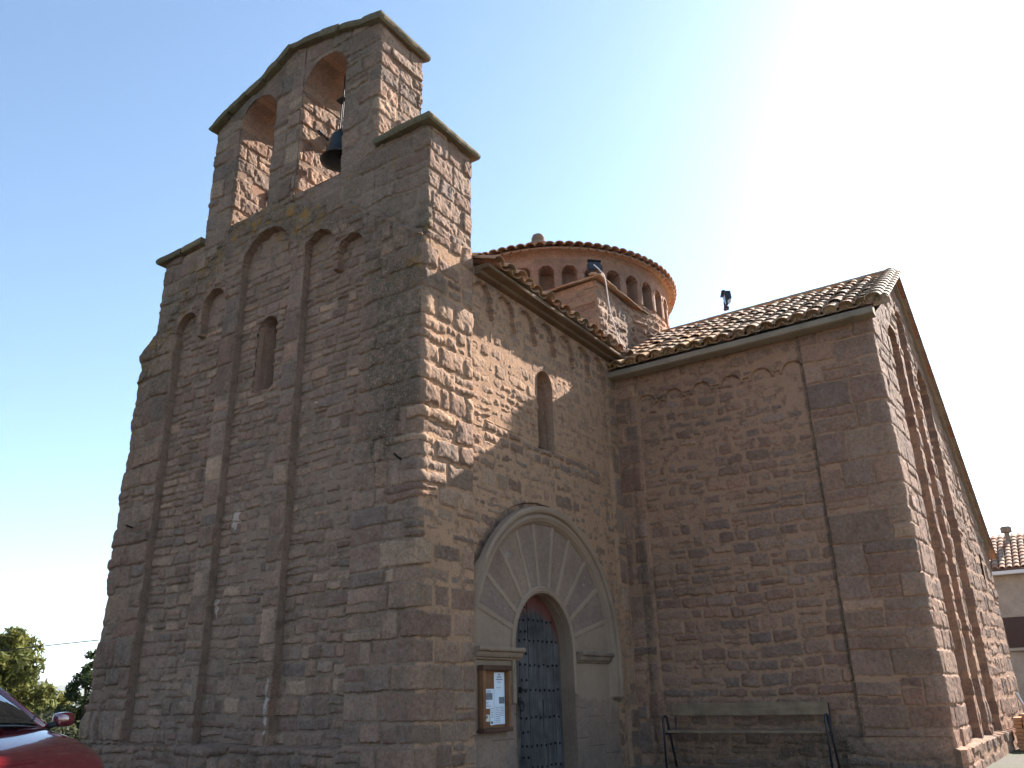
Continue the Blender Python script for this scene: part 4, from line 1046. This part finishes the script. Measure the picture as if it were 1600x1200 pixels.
# ------------------------------------------------------------------ floodlights, cables, pins
def floodlight(loc, rz, tilt, label, s=1.):
    t = tag(empty('floodlight', loc, rz), label, 'floodlight', 'floodlights on the church roof')
    Mt = Matrix.Translation((0, 0, .20*s)) @ Matrix.Rotation(tilt, 4, 'Y')
    b = MB(); w_, h_ = .15*s, .12*s
    V = [(.0, -w_, -h_), (.0, w_, -h_), (.0, w_, h_), (.0, -w_, h_), (-.11*s, -w_*.75, -h_*.5), (-.11*s, w_*.75, -h_*.5), (-.13*s, w_*.75, h_*.8), (-.13*s, -w_*.75, h_*.8)]
    b.add([Mt @ Vector(v) for v in V], [(0, 1, 2, 3), (7, 6, 5, 4), (0, 4, 5, 1), (1, 5, 6, 2), (2, 6, 7, 3), (3, 7, 4, 0)]); b.build('housing', M['black'], t)
    g = MB(); g.box(.001, .012*s, -w_*.9, w_*.9, -h_*.88, h_*.88, 0, Mt); g.build('glass', M['glassdark'], t)
    v = MB(); v.box(-.02*s, .05*s, -w_*1.06, w_*1.06, h_, h_+.015*s, .004, Mt); v.build('visor', M['black'], t)
    f = MB()
    for sg in (-1, 1): f.box(-.02*s, .02*s, sg*w_*1.12-.006, sg*w_*1.12+.006, 0.02, .22*s)
    f.box(-.02*s, .02*s, -w_*1.15, w_*1.15, .0, .02); f.box(-.05*s, .05*s, -.05*s, .05*s, -.05, .005); f.build('bracket', M['black'], t)
    return t
floodlight((6.13, .42, 9.33), R(225), R(-12), 'black floodlight on the corner of the drum base above the nave eave', .95)
floodlight((8.9, -1.42, 9.08), R(115), R(12), 'black floodlight standing on the tiled ridge of the side arm, seen from behind', 1.1)
def cable(name, pts, r_, mat, label, cat, n=14):
    # smooth catmull-rom through the points
    P = [Vector(p) for p in pts]; out = []
    for i in range(len(P)-1):
        a, b, c, d = P[max(i-1, 0)], P[i], P[i+1], P[min(i+2, len(P)-1)]
        for k in range(n):
            t = k/n; out.append(.5*((2*b)+(c-a)*t+(2*a-5*b+4*c-d)*t*t+(3*b-a-3*c+d)*t**3))
    out.append(P[-1]); mb = MB(); mb.tube(out, r_, 7); return tag(mb.build(name, mat, None, True), label, cat)
cable('floodlight_cable', [(6.05, .40, 9.50), (6.10, .30, 9.36), (6.25, .26, 9.20), (6.62, .36, 8.55), (7.05, .36, 7.95), (7.5, .30, 7.75)], .012, M['cable'], 'white cable hanging from the floodlight down the drum base to the roof valley', 'cable')
cable('power_cable', [(-.06, 6.55, 1.98), (-8, 27, .9), (-16, 48, 1.6)], .007, M['rubber'], 'thin dark overhead cable running from the front wall to the trees', 'cable', 20)
t_ = MB(); t_.tube([(-.02, .28, 3.86), (-.26, .19, 3.87)], .014, 8); tag(t_.build('iron_pin', M['iron']), 'short iron pin sticking out of the front near the right corner', 'iron pin')
t_ = MB(); t_.tube([(-.02, 6.10, 3.72), (-.20, 6.02, 3.73)], .014, 8); tag(t_.build('iron_pin', M['iron']), 'short iron pin sticking out of the front near its left edge', 'iron pin')

# ------------------------------------------------------------------ car
def car():
    t = tag(empty('parked_car', (-3.88, 1.64, -.13), R(-79)), 'dark red hatchback car parked in front of the church, nose to the right', 'car')
    n = N('red_car_paint'); fl = n.noise(4, 2, .5)
    paint = n.fin(n.mix(fl, (.16, .008, .014), (.20, .011, .018)), .22, .1, .5); n.b.inputs['Coat Weight'].default_value = 1.; n.b.inputs['Coat IOR'].default_value = 2.1; n.b.inputs['Coat Roughness'].default_value = .04
    g = N('car_glass'); glass = g.fin((.012, .02, .018), .03, 0, 1.); g.b.inputs['IOR'].default_value = 2.1
    trim = simple('black_trim', (.012, .012, .013), .5, 0, .35)
    lens = simple('headlamp_lens', (.35, .37, .40), .08, .4, .8, 60, .3)
    # local: x forward, y left, z up. stations: x, half width, belt/edge z, crown z, sill z
    st = [(-2.95, .55, .62, .66, .38), (-2.85, .74, .80, .84, .28), (-2.5, .82, .92, .96, .22), (-1.6, .85, .93, .98, .20), (-.8, .86, .92, .98, .20), (-.35, .86, .91, .985, .20), (-.12, .855, .905, .985, .20), (.15, .84, .855, .935, .20), (.42, .81, .80, .875, .20), (.66, .765, .73, .80, .20), (.84, .69, .635, .70, .22), (.95, .60, .53, .59, .24), (1.02, .50, .42, .48, .28)]
    V = []; F = []
    prof = [(0, 1.), (.25, .99), (.5, .95), (.72, .83), (.86, .60), (.94, .2)]
    for x, hw, ez, cz, sz in st:
        half = [(hw*k, ez+(cz-ez)*f) for k, f in prof]+[(hw*.985, ez-.045), (hw, ez-.14), (hw*1.005, (ez+sz)/2-.02), (hw*.985, sz+.12), (hw*.93, sz), (hw*.5, sz-.03)]
        row = [(x, y, z) for y, z in half]+[(x, -y, z) for y, z in reversed(half[1:])]
        V += row
    m = len(prof)+6; m = 2*m-1
    for i in range(len(st)-1):
        for k in range(m): F.append((i*m+k, i*m+(k+1) % m, (i+1)*m+(k+1) % m, (i+1)*m+k))
    F.append(tuple(range(m))); F.append(tuple((len(st)-1)*m+k for k in range(m)))
    b = MB(); b.add(V, F); body = b.build('body', paint, t, True); md = body.modifiers.new('s', 'SUBSURF'); md.levels = 2; md.render_levels = 2
    # greenhouse: roof shell with pillars, glass just inside
    def gh(name, mat, rows, sub=2):
        V = []; F = []; m = len(rows[0])
        for r_ in rows: V += r_
        for i in range(len(rows)-1):
            for k in range(m-1): F.append((i*m+k, i*m+k+1, (i+1)*m+k+1, (i+1)*m+k))
        q = MB(); q.add(V, F); o = q.build(name, mat, t, True); so_ = o.modifiers.new('t', 'SOLIDIFY'); so_.thickness = .025; so_.offset = 0
        md = o.modifiers.new('s', 'SUBSURF'); md.levels = sub; md.render_levels = sub; return o
    def arc(x, hw, z, dz, bow=0.): return [(x+bow*(1-(k/4)**2), hw*k/4, z+dz*(1-(abs(k)/4)**2)) for k in range(-4, 5)]
    gh('roof', paint, [arc(-2.5, .52, 1.30, .05), arc(-2.0, .58, 1.43, .05), arc(-1.4, .60, 1.46, .05), arc(-.95, .585, 1.42, .05, .05), arc(-.82, .575, 1.385, .05, .06)])
    gh('windscreen', glass, [arc(-.83, .565, 1.375, .05, .06), arc(-.48, .64, 1.19, .055, .12), arc(-.10, .715, .965, .035, .20)])
    gh('rear_window', glass, [arc(-2.5, .52, 1.29, .05), arc(-2.8, .62, .96, .03)])
    for sg in (-1, 1):
        p = MB(); pts = [(-2.5, sg*.54, 1.29), (-2.0, sg*.60, 1.42), (-1.4, sg*.62, 1.45), (-.95, sg*.605, 1.41), (-.80, sg*.60, 1.36), (-.48, sg*.675, 1.17), (-.12, sg*.75, .945)]
        p.tube(pts, [.03, .03, .03, .032, .034, .036, .04], 10); p.build('pillar', paint, t, True)
        gl = MB(); gl.add([(-2.45, sg*.565, 1.25), (-1.4, sg*.625, 1.42), (-.85, sg*.61, 1.35), (-.2, sg*.765, .95), (-1.4, sg*.83, .95), (-2.5, sg*.78, .95)], [(0, 1, 2, 3, 4, 5)]); gl.build('side_window', glass, t)
        mr = MB(); y0_, y1_ = sorted((sg*.86, sg*1.06)); mr.box(-.20, -.06, y0_, y1_, .945, 1.085, .03)
        mo_ = mr.build('mirror', paint, t, True); md = mo_.modifiers.new('s', 'SUBSURF'); md.levels = 2; md.render_levels = 2; ms = MB(); ms.tube([(-.14, sg*.80, .955), (-.12, sg*.90, .985)], .028, 8); ms.build('mirror_stem', trim, mo_, True)
        hl = MB(); hl.lathe([(0, .05), (.06, .045), (.095, .02), (.105, -.02), (.08, -.06)], 18, M=Matrix.Translation((.80, sg*.60, .60)) @ Matrix.Rotation(R(sg*28), 4, 'Z') @ Matrix.Rotation(R(62), 4, 'Y') @ Matrix.Diagonal((.85, 1.05, 1, 1)))
        ho = hl.build('headlight', lens, t, True)
        rg = MB(); rg.lathe([(.098, .018), (.118, .025), (.125, .0), (.118, -.03)], 18, M=Matrix.Translation((.80, sg*.60, .60)) @ Matrix.Rotation(R(sg*28), 4, 'Z') @ Matrix.Rotation(R(62), 4, 'Y') @ Matrix.Diagonal((.85, 1.05, 1, 1))); rg.build('rim', trim, ho, True)
        for xw in (.42, -2.2):
            Mw = Matrix.Translation((xw, sg*.77, .30)) @ Matrix.Rotation(R(90), 4, 'X')
            ty = MB(); ty.lathe([(.19, -.09), (.28, -.09), (.30, -.06), (.30, .06), (.28, .09), (.19, .09)], 28, M=Mw); wo = ty.build('wheel', M['rubber'], t, True)
            ri = MB(); ri.lathe([(.195, .07), (.17, .05), (.05, .06), (0, .065)], 20, M=Mw if sg < 0 else Mw @ Matrix.Rotation(math.pi, 4, 'X')); ri.build('rim', M['steel'], wo)
    for sg in (-.35, .3): MB().tube([(-.02, sg, .985), (-.10, sg+.30, 1.02), (-.2, sg+.42, 1.08)], .008, 6).build('wiper', trim, t)
    gr = MB(); gr.box(1.03, 1.075, -.34, .34, .36, .48, .01); gr.build('grille', trim, t)
    cw = MB(); V = []; F = []
    for k in range(-6, 7): y = .74*k/6; V += [(-.10+.20*(1-(k/6)**2), y, .985-.05*(k/6)**2+.012), (-.02+.20*(1-(k/6)**2), y, .978-.05*(k/6)**2+.008)]
    for k in range(12): F.append((2*k, 2*k+1, 2*k+3, 2*k+2))
    cw.add(V, F); cw.build('cowl', trim, t)
car()

# ------------------------------------------------------------------ far house, bricks, prop
def house():
    x0 = 24.0; y1 = 3.0; y0 = -14.0
    t = tag(empty('house', (x0, -5, -.2)), 'tan rendered house with a clay tile roof behind the right end of the church', 'house')
    def L(v): return (v[0]-x0, v[1]+5, v[2]+.2)
    mb = MB(); mb.box(0, 7.5, y0+5, y1+5, 0, 4.6); mb.build('wall', M['render'], t)
    mb = MB(); sl = math.atan2(1.45, 3.0); e = Vector((0, -1, 0)); u = Vector((math.cos(sl), 0, math.sin(sl))); n = Vector((-math.sin(sl), 0, math.cos(sl)))
    o = Vector((-.30, y1+5, 4.62)); nc = int((y1-y0)/.205)
    for i in range(nc):
        for j in range(10):
            b = o+e*(.205*i)+u*(.34*j)
            tile_geo(mb, b+n*.085, e, (u-n*.05).normalized(), n, .092, .078, .42, True, (random.random()*.6, 0, 0, 0), seg=5)
    a = o+n*.03; LL = 3.5; V = [a, a+e*(y1-y0), a+e*(y1-y0)+u*LL, a+u*LL]; mb.add(V, [(0, 1, 2, 3)], (.1, 0, 0, 0))
    tp = a+u*LL; d = Vector((math.cos(sl), 0, -math.sin(sl))); mb.add([tp, tp+e*(y1-y0), tp+e*(y1-y0)+d*5, tp+d*5], [(0, 1, 2, 3)], (.1, 0, 0, 0))
    rf = mb.build('roof', M['tile'], t, recalc=False)
    g = MB(); g.box(-.34, .02, y0+5, y1+5, 4.50, 4.62, .01); g.build('eaves_board', M['white'], t)
    wn = MB(); wn.box(-.05, .04, -.1-1.2, .55, 2.25, 3.18, .0); w_ = wn.build('window', M['shutter'], t)
    sl_ = MB(); sl_.box(-.12, .02, -1.4, .65, 2.14, 2.23, .01); sl_.build('sill', M['render'], w_)
    c = MB(); c.lathe([(.08, 0), (.08, .42)], 14, (2.1, -.05, 5.78)); c.lathe([(.10, .38), (.17, .40), (.18, .56), (.15, .60), (0, .60)], 16, (2.1, -.05, 5.78)); c.build('chimney_pot', M['cornice'], t)
house()
def bricks():
    proto = None; k = 0
    for lay in range(10):
        for r_ in range(3):
            for c in range(2):
                x = 11.0+.30*c+random.gauss(0, .015); y = -5.15-.155*r_+random.gauss(0, .010); z = -.15+.062*lay
                if lay == 9 and random.random() < .45: continue
                if proto is None:
                    mb = MB(); mb.box(-.14, .14, -.068, .068, 0, .056, .004); o = mb.build('clay_brick', M['brick']); proto = o
                else: o = proto.copy(); COL.objects.link(o)
                o.location = (x, y, z); o.rotation_euler = (0, 0, random.gauss(0, .03))
                tag(o, 'orange clay brick in the stack beside the far corner of the church', 'brick', 'bricks stacked beside the church')
bricks()
t_ = MB(); t_.tube([(11.8, -5.50, -.15), (11.8, -5.17, .82)], .025, 8); tag(t_.build('prop_pole', M['steel']), 'short grey metal pole leaning on the church wall beside the brick stack', 'pole')

# ------------------------------------------------------------------ ground, hills, trees
def ground():
    n = N('dry_earth'); a = n.noise(.35, 6, .6); b = n.noise(12, 6, .7)
    c = n.mix(a, (.075, .066, .056), (.105, .092, .078)); c = n.mix(n.rng(n.noise(.06, 4, .6), .5, .62), c, (.07, .075, .04))
    c = n.mix(1., c, n.ramp(b, [(.3, (.7, .7, .7)), (.7, (1.2, 1.2, 1.2))]), 'MULTIPLY'); n.bump(b, .5, .02); m = n.fin(c, .95, 0, .1)
    V = []; F = []; k = 0
    rs = [0, 6, 14, 25, 45, 80, 160, 400, 1000, 2500, 6000, 15000]; nt_ = 48
    for r_ in rs:
        for i in range(nt_):
            t = 2*math.pi*i/nt_
            z = -.15 if r_ < 46 else -.15-min(60, (r_-45)*.12)*(.5+.5*math.sin(t*3+1))
            V.append((r_*math.cos(t), r_*math.sin(t), z))
    for q in range(len(rs)-1):
        for i in range(nt_): F.append((q*nt_+i, (q+1)*nt_+i, (q+1)*nt_+(i+1) % nt_, q*nt_+(i+1) % nt_))
    tag(mesh_obj('ground', V, F, m, None, True), kind='structure')
    pv = MB(); pv.box(-.9, 5.9, -5.6, .3, -.4, -.11, .02); tag(pv.build('pavement', M['cornice']), kind='structure')
ground()
def hill(name, dist, az0, az1, h, seed, mat, lump, depth, n=160, base=-30):
    """a ridge seen end-on: rows of vertices with a noisy crest"""
    V = []; F = []; rows = 14
    azs = np.linspace(az0, az1, n)
    for j in range(rows):
        f = j/(rows-1)
        for i, a in enumerate(azs):
            d = dist+depth*(f-.5)*2
            p = math.sin(math.pi*min(1, f*1.0)); q = float(fbm(np.array([a*lump+seed]), np.array([f*3.]), seed, 5)[0])
            z = base+(h-base)*p*(.55+.9*q)
            V.append((d*math.cos(a), d*math.sin(a), z))
    for j in range(rows-1):
        for i in range(n-1): F.append((j*n+i, j*n+i+1, (j+1)*n+i+1, (j+1)*n+i))
    return tag(mesh_obj(name, V, F, mat, None, True), kind='structure')
n = N('snowy_mountain'); sx = n.node('ShaderNodeSeparateXYZ'); n.link(n.tc(), sx.inputs[0])
zz = n.math('ADD', sx.outputs[2], n.math('MULTIPLY', n.math('SUBTRACT', n.noise(.004, 6, .7), .5), 260.))
mm = n.fin(n.mix(n.rng(zz, 235, 275), (.10, .11, .12), (.80, .80, .82)), .95, 0, .05)
hill('mountains', 9000, R(45), R(95), 300, 3, mm, 26, 900, 260, -60)
n = N('far_hills'); mh = n.fin(n.mix(n.noise(.01, 5, .6), (.06, .07, .045), (.12, .12, .08)), .95, 0, .05)
hill('hills', 4200, R(45), R(95), 90, 11, mh, 19, 500, 200, -60)

def leaf_mat(name, c1, c2, c3):
    n = N(name); oi = n.attr()[0]
    c = n.ramp(oi, [(0, c1), (.5, c2), (1, c3)]); c = n.mix(1., c, n.ramp(n.noise(1.3, 3, .6), [(.3, (.7, .7, .7)), (.7, (1.25, 1.2, 1.05))]), 'MULTIPLY')
    n.b.inputs['Subsurface Weight'].default_value = 0
    m = n.fin(c, .7, 0, .15)
    # thin leaves let some light through
    tr = n.node('ShaderNodeBsdfTranslucent'); mx = n.node('ShaderNodeMixShader'); mx.inputs[0].default_value = .35
    n.link(c, tr.inputs[0]); out = n.n['Material Output']; n.link(n.b.outputs[0], mx.inputs[1]); n.link(tr.outputs[0], mx.inputs[2]); n.link(mx.outputs[0], out.inputs[0])
    return m
LM = {'pine': leaf_mat('pine_needles', (.045, .060, .018), (.105, .115, .030), (.165, .150, .035)), 'oak': leaf_mat('oak_leaves', (.030, .045, .018), (.055, .075, .028), (.09, .11, .045)), 'scrub': leaf_mat('scrub_leaves', (.045, .055, .03), (.085, .10, .06), (.15, .155, .11)), 'far': leaf_mat('far_leaves', (.04, .055, .03), (.07, .085, .045), (.10, .11, .06))}
BARK = simple('bark', (.10, .075, .055), .95, 0, .05, 18, .4, .6)
def crown_mesh(name, parent, mat, blobs, leaf, n, elong=1., seed=0, up=.0):
    r_ = np.random.default_rng(seed); V = np.zeros((n*4, 3)); A = np.zeros((n*4, 4)); wts = np.array([b[3]**2 for b in blobs]); wts = wts/wts.sum()
    bi = r_.choice(len(blobs), n, p=wts); B = np.array(blobs)
    d = r_.normal(size=(n, 3)); d /= np.linalg.norm(d, axis=1)[:, None]; rad = r_.random(n)**.40
    c = B[bi, :3]+d*(rad*B[bi, 3])[:, None]*np.array([1, 1, .8])
    nrm = d*.7+r_.normal(size=(n, 3))*.6; nrm /= np.linalg.norm(nrm, axis=1)[:, None]
    t = np.cross(nrm, r_.normal(size=(n, 3))); t[:, 2] += up; t /= np.linalg.norm(t, axis=1)[:, None]; b = np.cross(nrm, t)
    s = leaf*(.6+.8*r_.random(n))[:, None]
    V[0::4] = c-t*s*elong-b*s*.25; V[1::4] = c-t*s*.1+b*s*.5; V[2::4] = c+t*s*elong; V[3::4] = c-t*s*.1-b*s*.5
    rn = np.clip(.5*r_.random(n)+.5*_h(bi, bi*0, 5), 0, 1)
    A[:, 0] = np.repeat(rn, 4)
    F = np.arange(n*4).reshape(n, 4)
    return mesh_obj(name, V, F, mat, parent, False, A)
def tree(name, loc, H, rad, label, cat, kind, n, leaf, elong, nb, seed, group=None, low=.25, lean=(0, 0)):
    t = tag(empty(name, loc), label, cat, group); r_ = random.Random(seed)
    tk = MB(); tip = Vector((lean[0], lean[1], H*.93)); pts = [Vector((0, 0, 0)), Vector((.05*rad, 0, H*.3)), Vector((lean[0]*.5, lean[1]*.5, H*.6)), tip]
    tk.tube(pts, [H*.035, H*.028, H*.018, H*.006], 8); blobs = []
    for k in range(nb):
        f = low+(1-low)*(k+.5)/nb; az = k*2.4+r_.random(); z = H*f
        env = math.sin(math.pi*min(1, (f-low)/(1-low)*.85+.18))**.6
        rr = rad*env*r_.uniform(.45, .95); p = Vector((rr*math.cos(az)+lean[0]*f, rr*math.sin(az)+lean[1]*f, z+r_.uniform(-.05, .08)*H))
        q = Vector((lean[0]*f*.7, lean[1]*f*.7, z*.82)); tk.tube([q, (q+p)/2+Vector((0, 0, .03*H)), p], [H*.012, H*.008, H*.003], 5, False)
        blobs.append((p.x, p.y, p.z, rad*r_.uniform(.22, .40)))
        for s_ in range(2):
            o = Vector((r_.gauss(0, 1), r_.gauss(0, 1), r_.gauss(0, .7))).normalized()*rad*r_.uniform(.25, .45); blobs.append((p.x+o.x, p.y+o.y, p.z+o.z, rad*r_.uniform(.12, .22)))
    tk.build('trunk', BARK, t, True); crown_mesh('crown', t, LM[kind], blobs, leaf, n, elong, seed); return t
def at(px, py, dist):
    """point on the ground under image column px at a horizontal distance (layout helper in plan)"""
    a = math.atan2(*[{0: 0}.get(0, 0)]*2)
    return a
# plan positions (metres): trees north-west of the church, beyond the car
tree('pine_tree', (6.2, 23.3, -2.5), 5.5, 2.2, 'bushy yellow-green pine tree rising behind the red car', 'tree', 'pine', 26000, .075, 2.0, 30, 4, low=.16)
tree('oak_tree', (4.62, 14.8, -.9), 2.75, .75, 'small dark-leaved tree half hidden by the left edge of the church front', 'tree', 'oak', 6000, .055, 1.2, 18, 9, low=.15)
for k, (x, y, z, r_) in enumerate(((2.3, 14.4, -.3, .7), (3.5, 14.6, -.3, .8))):
    b = tag(empty('shrub', (x, y, z)), ['greyish green shrub between the car mirror and the church front', 'dark green shrub under the small tree at the church front'][k], 'shrub', 'shrubs behind the car')
    st_ = MB(); st_.tube([(0, 0, 0), (.05, 0, .4)], [.04, .02], 6); st_.build('stem', BARK, b)
    rr = random.Random(k); crown_mesh('foliage', b, LM['scrub'], [(rr.gauss(0, .4)*r_, rr.gauss(0, .4)*r_, .25+rr.random()*.8, r_*rr.uniform(.25, .45)) for _ in range(14)], .045, 3500, 1.5, 50+k)
def wood():
    r_ = random.Random(5); blobs = []
    for k in range(170):
        a = R(52)+R(26)*r_.random(); d = 150+130*r_.random(); top = -9+(d-150)*.06
        blobs.append((d*math.cos(a)-7.6, d*math.sin(a)-6.5, top+r_.uniform(-3, 3.0), r_.uniform(2.5, 5)))
    tag(crown_mesh('wooded_hillside', None, LM['far'], blobs, .55, 30000, 1.2, 77), kind='stuff')
wood()

# ------------------------------------------------------------------ hazy air
def haze():
    m = bpy.data.materials.new('hazy_air'); m.use_nodes = True; t = m.node_tree; t.nodes.remove(t.nodes['Principled BSDF'])
    v = t.nodes.new('ShaderNodeVolumePrincipled'); v.inputs['Color'].default_value = (.86, .92, 1., 1); v.inputs['Density'].default_value = 9e-5; v.inputs['Anisotropy'].default_value = .2
    t.links.new(v.outputs[0], t.nodes['Material Output'].inputs['Volume'])
    zs = [(o.matrix_world @ Vector(c)).z for o in scene.objects if o.type == 'MESH' for c in o.bound_box]
    mb = MB(); mb.box(-15500, 15500, -15500, 15500, min(zs)-1., max(zs)+20)
    o = mb.build('haze', m); tag(o, kind='stuff')
haze()
